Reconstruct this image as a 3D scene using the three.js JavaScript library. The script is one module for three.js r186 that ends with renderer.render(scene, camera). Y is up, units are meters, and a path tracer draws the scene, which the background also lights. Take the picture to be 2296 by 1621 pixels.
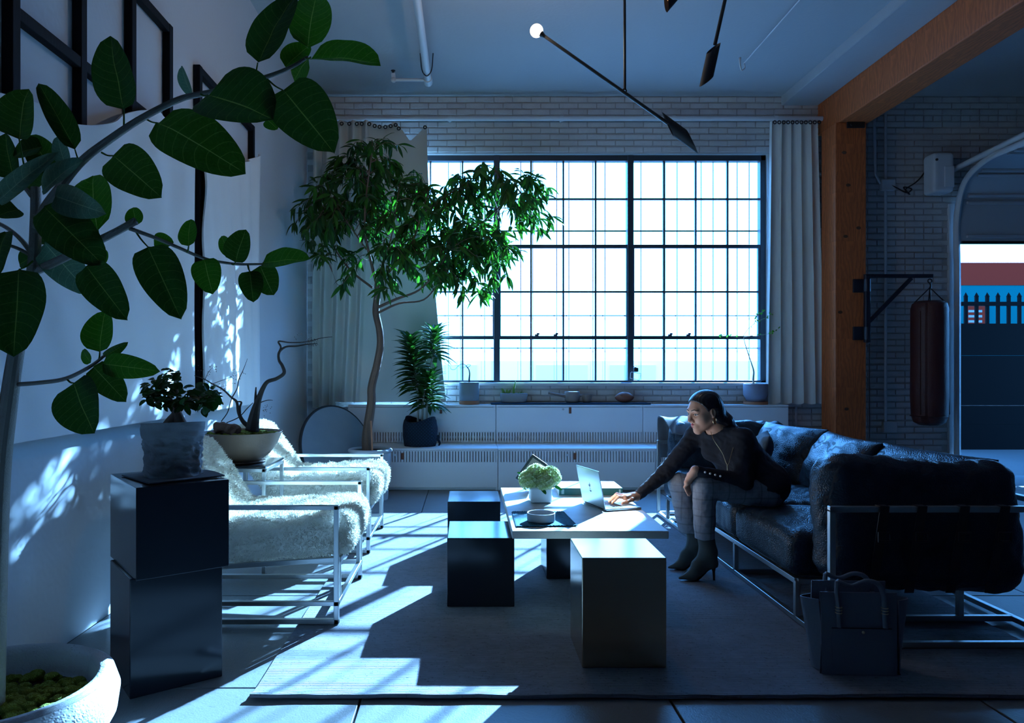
import * as THREE from 'three';
import { RoundedBoxGeometry } from 'three/addons/geometries/RoundedBoxGeometry.js';
import { mergeGeometries, toCreasedNormals } from 'three/addons/utils/BufferGeometryUtils.js';
import { RectAreaLightUniformsLib } from 'three/addons/lights/RectAreaLightUniformsLib.js';
import { ImprovedNoise } from 'three/addons/math/ImprovedNoise.js';

// ---------------------------------------------------------------- camera, sky, sun, exposure
const scene = new THREE.Scene();
const F = 1650, CX = 1050, CY = 825, EYE = 1.2;          // focal length in pixels, principal point, eye height
const camera = new THREE.PerspectiveCamera(2 * Math.atan(810.5 / F) * 180 / Math.PI, 2296 / 1621, 0.05, 300);
camera.position.set(0, EYE, 0);
camera.lookAt(0, EYE, -1);
camera.setViewOffset(2296, 1621, 1148 - CX, 810.5 - CY, 2296, 1621);   // shift lens: the back wall stays square
const SKY_H = [1.6, 5.7, 13.4], SKY_Z = [0.45, 3.1, 10.2], SUN_C = [0.25, 0.57, 1.0], SUN_I = 52, EXPOSURE = 1.5;
{
  const w = 64, h = 128, d = new Float32Array(w * h * 4);
  for (let y = 0; y < h; y++) {
    const up = Math.sin(((y + 0.5) / h - 0.5) * Math.PI), t = Math.pow(Math.max(0, up), 0.6);
    for (let x = 0; x < w; x++) {
      for (let c = 0; c < 3; c++) d[(y * w + x) * 4 + c] = SKY_H[c] + (SKY_Z[c] - SKY_H[c]) * t;
      d[(y * w + x) * 4 + 3] = 1;
    }
  }
  const sky = new THREE.DataTexture(d, w, h, THREE.RGBAFormat, THREE.FloatType);
  sky.mapping = THREE.EquirectangularReflectionMapping; sky.magFilter = THREE.LinearFilter; sky.needsUpdate = true;
  scene.background = sky;
}
const sun = new THREE.DirectionalLight(new THREE.Color().setRGB(...SUN_C), SUN_I);
sun.name = 'sun';
sun.target.position.set(0.5, 0.8, -4.5);
sun.position.set(0.5 + 0.53 * 20, 0.8 + 0.53 * 20, -4.5 - 20);
sun.castShadow = true; sun.shadow.mapSize.set(4096, 4096);
Object.assign(sun.shadow.camera, { left: -8, right: 8, top: 8, bottom: -8, near: 1, far: 60 });
scene.add(sun, sun.target);
const renderer = new THREE.WebGLRenderer({ antialias: true });
renderer.toneMapping = THREE.LinearToneMapping;
renderer.toneMappingExposure = EXPOSURE;
renderer.shadowMap.enabled = true;
RectAreaLightUniformsLib.init();

// ---------------------------------------------------------------- helpers
const V = (x, y, z) => new THREE.Vector3(x, y, z);
const at = (u, v, d) => V((u - CX) * d / F, EYE - (v - CY) * d / F, -d);     // a point seen at (u, v) that stands d metres away
let seed = 7;
const rnd = () => { seed = (seed + 0x6d2b79f5) | 0; let t = Math.imul(seed ^ (seed >>> 15), 1 | seed); t = (t + Math.imul(t ^ (t >>> 7), 61 | t)) ^ t; return ((t ^ (t >>> 14)) >>> 0) / 4294967296; };
const rr = (a, b) => a + (b - a) * rnd();
const pn = new ImprovedNoise(), nz = (x, y, z) => pn.noise(x + 31.7, y + 17.3, z + 53.1);
const lerp = THREE.MathUtils.lerp, clamp = THREE.MathUtils.clamp, sstep = THREE.MathUtils.smoothstep;

const used = new Map();
const numbered = (n) => { const k = used.get(n) ?? 0; used.set(n, k + 1); return k ? n + '_' + String(k).padStart(3, '0') : n; };
function thing(name, label, category, pos = [0, 0, 0], group, turn = 0) {
  const o = new THREE.Group(); o.name = numbered(name); o.position.set(...pos); o.rotation.y = turn;
  o.userData = { label, category }; if (group) o.userData.group = group;
  scene.add(o); return o;
}
function struct(name) { const o = new THREE.Group(); o.name = numbered(name); o.userData = { kind: 'structure' }; scene.add(o); return o; }
function tidy(g) {
  let n = g.index ? g.toNonIndexed() : g.clone();
  for (const k of Object.keys(n.attributes)) if (!['position', 'normal', 'uv', 'color'].includes(k)) n.deleteAttribute(k);
  if (!n.attributes.normal) n.computeVertexNormals();
  if (!n.attributes.uv) n.setAttribute('uv', new THREE.BufferAttribute(new Float32Array(n.attributes.position.count * 2), 2));
  n.morphAttributes = {}; n.clearGroups(); return n;
}
function boxUV(g) {
  const p = g.attributes.position, n = g.attributes.normal, uv = new Float32Array(p.count * 2);
  for (let i = 0; i < p.count; i++) {
    const ax = Math.abs(n.getX(i)), ay = Math.abs(n.getY(i)), az = Math.abs(n.getZ(i)), x = p.getX(i), y = p.getY(i), z = p.getZ(i);
    if (ay >= ax && ay >= az) { uv[i * 2] = x; uv[i * 2 + 1] = -z; } else if (ax >= az) { uv[i * 2] = z; uv[i * 2 + 1] = y; } else { uv[i * 2] = x; uv[i * 2 + 1] = y; }
  }
  g.setAttribute('uv', new THREE.BufferAttribute(uv, 2));
}
const join = (gs) => { gs = [].concat(gs).map(tidy); return gs.length > 1 ? mergeGeometries(gs) : gs[0]; };
const root = (o) => { while (o.parent && o.parent !== scene) o = o.parent; return o; };
// one named mesh from geometries; world = true: given in world metres and moved to the thing's own origin
function part(parent, name, gs, mat, world = false, label) {
  const g = join(gs);
  if (mat.userData.metres) boxUV(g);
  if (world) { const r = root(parent); g.translate(-r.position.x, -r.position.y, -r.position.z); }
  const m = new THREE.Mesh(g, mat); m.name = name; m.castShadow = m.receiveShadow = true;
  if (label) m.userData.label = label;
  parent.add(m); return m;
}
const wpart = (parent, name, gs, mat, label) => part(parent, name, gs, mat, true, label);
const wparts = (parent, name, gs, mat) => gs.map((g) => wpart(parent, name, g, mat));
function solo(name, label, category, gs, mat, pos = [0, 0, 0], group) {       // a thing that is one mesh, in world metres
  const g = join(gs); if (mat.userData.metres) boxUV(g);
  g.translate(-pos[0], -pos[1], -pos[2]);
  const m = new THREE.Mesh(g, mat); m.name = numbered(name); m.position.set(...pos); m.castShadow = m.receiveShadow = true;
  m.userData = { label, category }; if (group) m.userData.group = group;
  scene.add(m); return m;
}
const box = (x0, x1, y0, y1, z0, z1) => new THREE.BoxGeometry(x1 - x0, y1 - y0, z1 - z0).translate((x0 + x1) / 2, (y0 + y1) / 2, (z0 + z1) / 2);
const rbox = (x0, x1, y0, y1, z0, z1, r = 0.006, s = 2) => new RoundedBoxGeometry(x1 - x0, y1 - y0, z1 - z0, s, r).translate((x0 + x1) / 2, (y0 + y1) / 2, (z0 + z1) / 2);
function orient(g, a, b) {           // a geometry that stands along y, from a to b
  const d = b.clone().sub(a); g.applyQuaternion(new THREE.Quaternion().setFromUnitVectors(V(0, 1, 0), d.clone().normalize()));
  return g.translate((a.x + b.x) / 2, (a.y + b.y) / 2, (a.z + b.z) / 2);
}
const rod = (a, b, r, r2 = r, n = 12) => orient(new THREE.CylinderGeometry(r2, r, a.distanceTo(b), n), a, b);
function bar(a, b, w, h = w) {       // square tube between two points, chamfered, its w across the horizontal
  const d = b.clone().sub(a), L = d.length(), y = d.clone().normalize();
  let x = Math.abs(y.y) > 0.95 ? V(1, 0, 0) : V(0, 1, 0).cross(y).normalize();
  const z = x.clone().cross(y).normalize(); x = y.clone().cross(z).normalize();
  const g = new RoundedBoxGeometry(w, L, h, 1, Math.min(w, h) * 0.12);
  return g.applyMatrix4(new THREE.Matrix4().makeBasis(x, y, z).setPosition(a.clone().add(b).multiplyScalar(0.5)));
}
// a tapering tube through points, radii per point
function limb(pts, rad, n = 10, sub = 6, smooth = true) {
  const curve = smooth && pts.length > 2 ? new THREE.CatmullRomCurve3(pts, false, 'centripetal') : null, N = (pts.length - 1) * (curve ? sub : 1);
  const P = [], R = [];
  for (let i = 0; i <= N; i++) {
    const t = i / N, k = t * (pts.length - 1), j = Math.min(pts.length - 2, Math.floor(k));
    P.push(curve ? curve.getPoint(t) : pts[j].clone().lerp(pts[j + 1], k - j)); R.push(lerp(rad[j], rad[j + 1], k - j));
  }
  const pos = [], uv = [], idx = []; let nrm = null, L = 0;
  for (let i = 0; i <= N; i++) {
    const t = P[Math.min(N, i + 1)].clone().sub(P[Math.max(0, i - 1)]).normalize();
    if (!nrm) nrm = Math.abs(t.y) < 0.9 ? V(0, 1, 0).cross(t).normalize() : V(1, 0, 0).cross(t).normalize();
    nrm.sub(t.clone().multiplyScalar(nrm.dot(t))).normalize(); const b = t.clone().cross(nrm);
    if (i) L += P[i].distanceTo(P[i - 1]);
    for (let k = 0; k <= n; k++) {
      const a = k / n * Math.PI * 2, q = P[i].clone().addScaledVector(nrm, Math.cos(a) * R[i]).addScaledVector(b, Math.sin(a) * R[i]);
      pos.push(q.x, q.y, q.z); uv.push(k / n, L);
    }
  }
  for (let i = 0; i < N; i++) for (let k = 0; k < n; k++) { const a = i * (n + 1) + k, c = a + n + 1; idx.push(a, a + 1, c, c, a + 1, c + 1); }
  for (const [i, flip] of [[0, 1], [N, 0]]) {
    const c = pos.length / 3; pos.push(P[i].x, P[i].y, P[i].z); uv.push(0, 0);
    for (let k = 0; k < n; k++) { const a = i * (n + 1) + k; flip ? idx.push(c, a + 1, a) : idx.push(c, a, a + 1); }
  }
  const g = new THREE.BufferGeometry(); g.setAttribute('position', new THREE.Float32BufferAttribute(pos, 3)); g.setAttribute('uv', new THREE.Float32BufferAttribute(uv, 2)); g.setIndex(idx); g.computeVertexNormals(); return g;
}
const lathe = (pts, n = 40) => new THREE.LatheGeometry(pts.map((p) => new THREE.Vector2(p[0], p[1])), n);
// a surface from f(s, t) -> [x, y, z] over the unit square
function sheet(f, ns, nt, closed = false) {
  const pos = [], uv = [], idx = [];
  for (let j = 0; j <= nt; j++) for (let i = 0; i <= ns; i++) { pos.push(...f(i / ns, j / nt)); uv.push(i / ns, j / nt); }
  for (let j = 0; j < nt; j++) for (let i = 0; i < ns; i++) { const a = j * (ns + 1) + i, b = a + ns + 1; idx.push(a, a + 1, b, b, a + 1, b + 1); }
  const g = new THREE.BufferGeometry(); g.setAttribute('position', new THREE.Float32BufferAttribute(pos, 3)); g.setAttribute('uv', new THREE.Float32BufferAttribute(uv, 2)); g.setIndex(idx); g.computeVertexNormals(); return g;
}
// cloth with a thickness: two sheets and their rims
function cloth(f, ns, nt, th) {
  const a = sheet(f, ns, nt), n = a.attributes.normal, p = a.attributes.position, q = [], k = [], M = ns + 1;
  for (let i = 0; i < p.count; i++) q.push(p.getX(i) + n.getX(i) * th, p.getY(i) + n.getY(i) * th, p.getZ(i) + n.getZ(i) * th);
  for (let i = 0; i < p.count; i++) q.push(p.getX(i), p.getY(i), p.getZ(i));
  const C = p.count, ix = a.index.array;
  for (let i = 0; i < ix.length; i += 3) { k.push(ix[i], ix[i + 1], ix[i + 2], C + ix[i], C + ix[i + 2], C + ix[i + 1]); }
  const edge = (u, v) => k.push(u, v, C + u, v, C + v, C + u);
  for (let i = 0; i < ns; i++) { edge(i + 1, i); edge(nt * M + i, nt * M + i + 1); }
  for (let j = 0; j < nt; j++) { edge(j * M, (j + 1) * M); edge((j + 1) * M + ns, j * M + ns); }
  const g = new THREE.BufferGeometry(); g.setAttribute('position', new THREE.Float32BufferAttribute(q, 3));
  g.setAttribute('uv', new THREE.Float32BufferAttribute([...a.attributes.uv.array, ...a.attributes.uv.array], 2)); g.setIndex(k);
  return toCreasedNormals(g, 0.9);
}
// a box with soft round edges, swollen and wrinkled by fn(p) -> offset along the normal
function softBox(w, h, d, r, seg, fn) {
  const g = new THREE.BoxGeometry(w, h, d, ...seg), p = g.attributes.position, q = V(), c = V(), n = V();
  const pts = [];
  for (let i = 0; i < p.count; i++) {
    q.fromBufferAttribute(p, i);
    c.set(clamp(q.x, -w / 2 + r, w / 2 - r), clamp(q.y, -h / 2 + r, h / 2 - r), clamp(q.z, -d / 2 + r, d / 2 - r));
    n.copy(q).sub(c); const L = n.length(); n.divideScalar(L || 1);
    q.copy(c).addScaledVector(n, r);
    const o = fn ? fn(q, n) : 0; q.addScaledVector(n, o); pts.push(q.x, q.y, q.z);
  }
  p.array.set(pts); g.deleteAttribute('normal'); const m = weld(g); m.computeVertexNormals(); return m;
}
function weld(g) {                   // joins equal corners so that normals run smoothly over seams
  const p = g.attributes.position, map = new Map(), idx = g.index ? g.index.array : [...Array(p.count).keys()], out = [], pos = [];
  const to = []; for (let i = 0; i < p.count; i++) {
    const k = Math.round(p.getX(i) * 2e4) + ',' + Math.round(p.getY(i) * 2e4) + ',' + Math.round(p.getZ(i) * 2e4);
    if (!map.has(k)) { map.set(k, pos.length / 3); pos.push(p.getX(i), p.getY(i), p.getZ(i)); } to.push(map.get(k));
  }
  for (const i of idx) out.push(to[i]);
  const m = new THREE.BufferGeometry(); m.setAttribute('position', new THREE.Float32BufferAttribute(pos, 3)); m.setIndex(out); return m;
}
// a sewn cushion w x h, t thick, standing in the xy plane, with pinched corners and folds
function pillow(w, h, t, fold = 0.012, sd = 0, N = 36, puff = 0.42) {
  const gs = [];
  for (const side of [1, -1]) gs.push(sheet((a, b) => {
    const s = Math.sin((a * 2 - 1) * Math.PI / 2), r = Math.sin((b * 2 - 1) * Math.PI / 2), e = Math.pow(Math.max(0, (1 - s * s) * (1 - r * r)), puff);
    const k = nz(s * 1.7 + sd, r * 1.7, sd * 3.1) + 0.5 * nz(s * 4 + sd, r * 3, sd) + 0.5 * nz((s * r) * 5 + sd, (s + r) * 2, sd + side);
    const x = s * w / 2 * (1 - 0.07 * (1 - r * r)), y = r * h / 2 * (1 - 0.07 * (1 - s * s));
    return [side > 0 ? x : -x, y, side * (t / 2 * e + fold * k * Math.min(1, e * 2))];
  }, N, N));
  const m = weld(join(gs)); m.computeVertexNormals(); return m;
}
// dense geometry from a signed distance f(x, y, z), by surface nets
function nets(f, lo, hi, cell) {
  const nx = Math.ceil((hi[0] - lo[0]) / cell) + 1, ny = Math.ceil((hi[1] - lo[1]) / cell) + 1, nZ = Math.ceil((hi[2] - lo[2]) / cell) + 1, v = new Float32Array(nx * ny * nZ), id = new Int32Array(nx * ny * nZ).fill(-1);
  const I = (x, y, z) => (z * ny + y) * nx + x;
  for (let z = 0; z < nZ; z++) for (let y = 0; y < ny; y++) for (let x = 0; x < nx; x++) v[I(x, y, z)] = f(lo[0] + x * cell, lo[1] + y * cell, lo[2] + z * cell);
  const pos = [], idx = [], E = [[0, 1], [2, 3], [4, 5], [6, 7], [0, 2], [1, 3], [4, 6], [5, 7], [0, 4], [1, 5], [2, 6], [3, 7]];
  for (let z = 0; z < nZ - 1; z++) for (let y = 0; y < ny - 1; y++) for (let x = 0; x < nx - 1; x++) {
    const c = []; let m = 0; for (let k = 0; k < 8; k++) { c[k] = v[I(x + (k & 1), y + (k >> 1 & 1), z + (k >> 2))]; if (c[k] < 0) m |= 1 << k; }
    if (!m || m === 255) continue;
    let n = 0, sx = 0, sy = 0, sz = 0;
    for (const [a, b] of E) if ((c[a] < 0) !== (c[b] < 0)) { const t = c[a] / (c[a] - c[b]); n++; sx += lerp(a & 1, b & 1, t); sy += lerp(a >> 1 & 1, b >> 1 & 1, t); sz += lerp(a >> 2, b >> 2, t); }
    id[I(x, y, z)] = pos.length / 3; pos.push(lo[0] + (x + sx / n) * cell, lo[1] + (y + sy / n) * cell, lo[2] + (z + sz / n) * cell);
  }
  const quad = (a, b, c, d, flip) => { if (a < 0 || b < 0 || c < 0 || d < 0) return; flip ? idx.push(a, c, b, a, d, c) : idx.push(a, b, c, a, c, d); };
  for (let z = 1; z < nZ - 1; z++) for (let y = 1; y < ny - 1; y++) for (let x = 1; x < nx - 1; x++) {
    const s = v[I(x, y, z)] < 0;
    if (s !== v[I(x + 1, y, z)] < 0) quad(id[I(x, y - 1, z - 1)], id[I(x, y, z - 1)], id[I(x, y, z)], id[I(x, y - 1, z)], !s);
    if (s !== v[I(x, y + 1, z)] < 0) quad(id[I(x - 1, y, z - 1)], id[I(x - 1, y, z)], id[I(x, y, z)], id[I(x, y, z - 1)], !s);
    if (s !== v[I(x, y, z + 1)] < 0) quad(id[I(x - 1, y - 1, z)], id[I(x, y - 1, z)], id[I(x, y, z)], id[I(x - 1, y, z)], !s);
  }
  const g = new THREE.BufferGeometry(); g.setAttribute('position', new THREE.Float32BufferAttribute(pos, 3)); g.setIndex(idx);
  const nn = new Float32Array(pos.length), e = cell * 0.5;
  for (let i = 0; i < pos.length; i += 3) {
    const [x, y, z] = [pos[i], pos[i + 1], pos[i + 2]], a = f(x + e, y, z) - f(x - e, y, z), b = f(x, y + e, z) - f(x, y - e, z), c = f(x, y, z + e) - f(x, y, z - e), L = Math.hypot(a, b, c) || 1;
    nn[i] = a / L; nn[i + 1] = b / L; nn[i + 2] = c / L;
  }
  g.setAttribute('normal', new THREE.BufferAttribute(nn, 3)); return g;
}
function curl(g, fn) { const p = g.attributes.position, q = V(); for (let i = 0; i < p.count; i++) { q.fromBufferAttribute(p, i); fn(q); p.setXYZ(i, q.x, q.y, q.z); } g.computeVertexNormals(); return g; }

// ---------------------------------------------------------------- textures and materials
function lattice(n, sd) { const a = new Float32Array(n * n); let s = sd * 9973 + 1; for (let i = 0; i < n * n; i++) { s = (s * 16807) % 2147483647; a[i] = s / 2147483647; } return a; }
function vnoise(n, sd) {             // tileable value noise over the unit square, n cells
  const L = lattice(n, sd), sm = (t) => t * t * (3 - 2 * t);
  return (x, y) => { x *= n; y *= n; const i = Math.floor(x), j = Math.floor(y), a = sm(x - i), b = sm(y - j), m = (p, q) => L[(((q % n) + n) % n) * n + ((p % n) + n) % n]; return lerp(lerp(m(i, j), m(i + 1, j), a), lerp(m(i, j + 1), m(i + 1, j + 1), a), b); };
}
function fbm(n, oct, sd) { const o = []; for (let k = 0; k < oct; k++) o.push(vnoise(n << k, sd + k * 7)); return (x, y) => { let s = 0, a = 0.5, t = 0; for (const f of o) { s += a * f(x, y); t += a; a *= 0.55; } return s / t; }; }
function tex(N, fn, metres, srgb = false) {
  const d = new Uint8Array(N * N * 4);
  for (let y = 0; y < N; y++) for (let x = 0; x < N; x++) { const c = fn(x / N, y / N), i = (y * N + x) * 4; for (let k = 0; k < 3; k++) d[i + k] = clamp((c.length ? c[k] : c) * 255, 0, 255); d[i + 3] = 255; }
  const t = new THREE.DataTexture(d, N, N); t.wrapS = t.wrapT = THREE.RepeatWrapping; t.magFilter = THREE.LinearFilter; t.repeat.set(1 / metres, 1 / metres);
  if (srgb) t.colorSpace = THREE.SRGBColorSpace; t.needsUpdate = true; return t;
}
const scaled = (t, m, m2 = m) => { const c = t.clone(); c.repeat.set(1 / m, 1 / m2); c.needsUpdate = true; return c; };
function mat(c, roughness = 0.6, metalness = 0, o = {}) {
  const m = new THREE.MeshPhysicalMaterial({ roughness, metalness, side: THREE.DoubleSide, ...Object.fromEntries(Object.entries(o).filter(([k]) => k !== "ownUV")) });
  m.color.setRGB(...c); m.userData.metres = !!(o.map || o.bumpMap || o.roughnessMap) && !o.ownUV; return m;
}
const n8 = fbm(8, 5, 3), n16 = fbm(16, 4, 11), n4 = fbm(4, 6, 23), n64 = vnoise(64, 5), n128 = vnoise(128, 9), n32 = fbm(32, 3, 41);
const T = {
  mottle: tex(512, (x, y) => 0.62 + 0.38 * n4(x, y) + 0.1 * (n16(x, y) - 0.5), 2.0),
  fine: tex(512, (x, y) => 0.5 * n32(x, y) + 0.5 * n128(x, y), 0.5),
  plaster: tex(512, (x, y) => 0.5 * n8(x, y) + 0.5 * n64(x, y), 1.2),
  concrete: tex(1024, (x, y) => { const a = n4(x, y), b = n16(x, y), s = n128(x, y) > 0.93 ? 0.25 : 0; return [0.55 + 0.4 * a + 0.16 * (b - 0.5) - s * 0.5, 0.55 + 0.4 * a + 0.14 * (b - 0.5) - s * 0.5, 0.55 + 0.4 * a + 0.12 * (b - 0.5) - s * 0.5]; }, 2.4),
  weave: tex(256, (x, y) => { const u = x * 32, v = y * 32, c = (Math.floor(u) + Math.floor(v)) & 1, a = Math.abs((u % 1) - 0.5), b = Math.abs((v % 1) - 0.5); return 1 - (c ? a * 1.4 + b * 0.4 : b * 1.4 + a * 0.4); }, 0.16),
  rug: tex(1024, (x, y) => { const row = y * 110, k = Math.floor(row), f = Math.sin((row % 1) * Math.PI), w = n32(x, (k * 0.137) % 1), nub = n128((x * 0.8 + k * 0.31) % 1, (k * 0.37) % 1); return clamp(0.25 + 0.45 * f * (0.5 + w) + (nub > 0.86 ? 0.4 * f : 0), 0, 1); }, 0.9),
  rugc: tex(1024, (x, y) => { const k = Math.floor(y * 110), s = 0.72 + 0.3 * (n32(x, (k * 0.137) % 1) - 0.5) + 0.28 * (n8(x, y) - 0.5), d = n128((x * 0.7 + k * 0.31) % 1, (k * 0.37) % 1) > 0.9 ? -0.25 : 0; return [s + d, s + d, s * 1.02 + d]; }, 0.9),
  leather: (() => { const P = []; let s = 77; const r = () => (s = (s * 16807) % 2147483647) / 2147483647, G = 26; for (let i = 0; i < G * G; i++) P.push([r(), r()]);
    return tex(512, (x, y) => { const gx = Math.floor(x * G), gy = Math.floor(y * G); let a = 9, b = 9; for (let j = -1; j < 2; j++) for (let i = -1; i < 2; i++) { const q = P[((gy + j + G) % G) * G + (gx + i + G) % G], d = Math.hypot(gx + i + q[0] - x * G, gy + j + q[1] - y * G); if (d < a) { b = a; a = d; } else if (d < b) b = d; } return clamp((b - a) * 1.6, 0, 1) * 0.8 + 0.2 * n64(x, y); }, 0.30); })(),
  wood: tex(512, (x, y) => { const w = n4(x * 1, (y * 0.25) % 1), g = 0.5 + 0.5 * Math.sin((x * 26 + w * 9) * Math.PI), f = n128((x * 1) % 1, (y * 0.12) % 1), s = 0.55 + 0.28 * g * (0.4 + w) + 0.22 * f; return [s, s * 0.97, s * 0.93]; }, 0.5),
  fur: tex(512, (x, y) => { const a = n32(x, y), b = n128(x, y), c = n16(x, y); return 0.4 * a + 0.3 * b + 0.3 * c; }, 0.22),
};
const M = {
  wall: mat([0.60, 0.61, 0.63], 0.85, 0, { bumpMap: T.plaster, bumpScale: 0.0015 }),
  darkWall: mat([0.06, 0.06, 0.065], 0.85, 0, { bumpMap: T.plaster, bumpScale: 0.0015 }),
  ceiling: mat([0.42, 0.43, 0.44], 0.9, 0, { bumpMap: T.plaster, bumpScale: 0.002 }),
  brick: mat([0.74, 0.73, 0.72], 0.75, 0, { map: T.mottle, bumpMap: T.fine, bumpScale: 0.0025 }),
  brick2: mat([0.68, 0.67, 0.67], 0.75, 0, { map: T.mottle, bumpMap: T.fine, bumpScale: 0.0035 }),
  mortar: mat([0.60, 0.59, 0.58], 0.85, 0, { map: T.mottle, bumpMap: T.fine, bumpScale: 0.004 }),
  slab: mat([0.19, 0.20, 0.21], 0.40, 0, { map: T.concrete, bumpMap: T.fine, bumpScale: 0.0008 }),
  joint: mat([0.06, 0.06, 0.065], 0.9),
  rug: mat([0.25, 0.255, 0.28], 0.95, 0, { map: T.rugc, bumpMap: T.rug, bumpScale: 0.006 }),
  timber: mat([0.66, 0.165, 0.046], 0.6, 0, { map: T.wood, bumpMap: T.wood, bumpScale: 0.001 }),
  knot: mat([0.10, 0.04, 0.02], 0.7),
  iron: mat([0.018, 0.020, 0.024], 0.5, 0.3),
  frame: mat([0.035, 0.045, 0.06], 0.45, 0.2),
  glass: mat([0.97, 0.985, 1], 0.0, 0, { transmission: 1, thickness: 0, ior: 1.45 }),
  glass2: mat([0.93, 0.97, 1], 0.22, 0, { transmission: 1, thickness: 0, ior: 1.45, bumpMap: T.fine, bumpScale: 0.001 }),
  whitePaint: mat([0.66, 0.67, 0.68], 0.5),
  cabinet: mat([0.76, 0.77, 0.78], 0.5),
  canvas: mat([0.78, 0.77, 0.76], 0.9, 0, { bumpMap: T.fine, bumpScale: 0.0008 }),
  curtain: mat([0.70, 0.69, 0.64], 1, 0, { bumpMap: T.weave, bumpScale: 0.0004 }),
  darkWood: mat([0.006, 0.006, 0.007], 0.7, 0, { specularIntensity: 0.3, bumpMap: T.wood, bumpScale: 0.0008 }),
  steel: mat([0.50, 0.50, 0.48], 0.34, 1, { bumpMap: T.fine, bumpScale: 0.00015 }),
  steelDark: mat([0.06, 0.07, 0.09], 0.4, 0.8),
  blackSteel: mat([0.012, 0.015, 0.020], 0.15, 0, { ior: 1.55, specularIntensity: 0.65 }),
  brass: mat([0.60, 0.46, 0.30], 0.18, 1),
  leather: mat([0.014, 0.026, 0.040], 0.36, 0, { specularIntensity: 0.5, bumpMap: T.leather, bumpScale: 0.0016 }),
  strap: mat([0.012, 0.012, 0.014], 0.5, 0, { bumpMap: T.fine, bumpScale: 0.0005 }),
  fleece: mat([0.82, 0.75, 0.62], 1, 0, { bumpMap: T.fur, bumpScale: 0.002 }),
  terracotta: mat([0.42, 0.17, 0.09], 0.8, 0, { bumpMap: T.fine, bumpScale: 0.0006 }),
  grey: mat([0.30, 0.32, 0.34], 0.8, 0, { map: T.mottle, bumpMap: T.fine, bumpScale: 0.001 }),
  soil: mat([0.035, 0.025, 0.018], 1, 0, { bumpMap: T.fur, bumpScale: 0.01 }),
  moss: mat([0.24, 0.30, 0.03], 1, 0, { bumpMap: T.fur, bumpScale: 0.02 }),
  bark: mat([0.19, 0.105, 0.07], 0.85, 0, { map: T.mottle, bumpMap: T.fur, bumpScale: 0.004 }),
  barkDark: mat([0.045, 0.035, 0.03], 0.9, 0, { bumpMap: T.fur, bumpScale: 0.005 }),
  barkPale: mat([0.46, 0.42, 0.36], 0.8, 0, { map: T.mottle, bumpMap: T.fur, bumpScale: 0.003 }),
  linen: mat([0.46, 0.47, 0.48], 0.95, 0, { bumpMap: T.weave, bumpScale: 0.0008 }),
  linenGrey: mat([0.27, 0.28, 0.30], 0.95, 0, { bumpMap: T.weave, bumpScale: 0.0008 }),
  linenDark: mat([0.10, 0.105, 0.115], 0.95, 0, { bumpMap: T.weave, bumpScale: 0.0008 }),
  black: mat([0.01, 0.01, 0.011], 0.4),
  blackMatte: mat([0.012, 0.012, 0.014], 0.7),
  indigo: mat([0.012, 0.055, 0.11], 0.9, 0, { bumpMap: scaled(T.weave, 0.3), bumpScale: 0.004 }),
};
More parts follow.
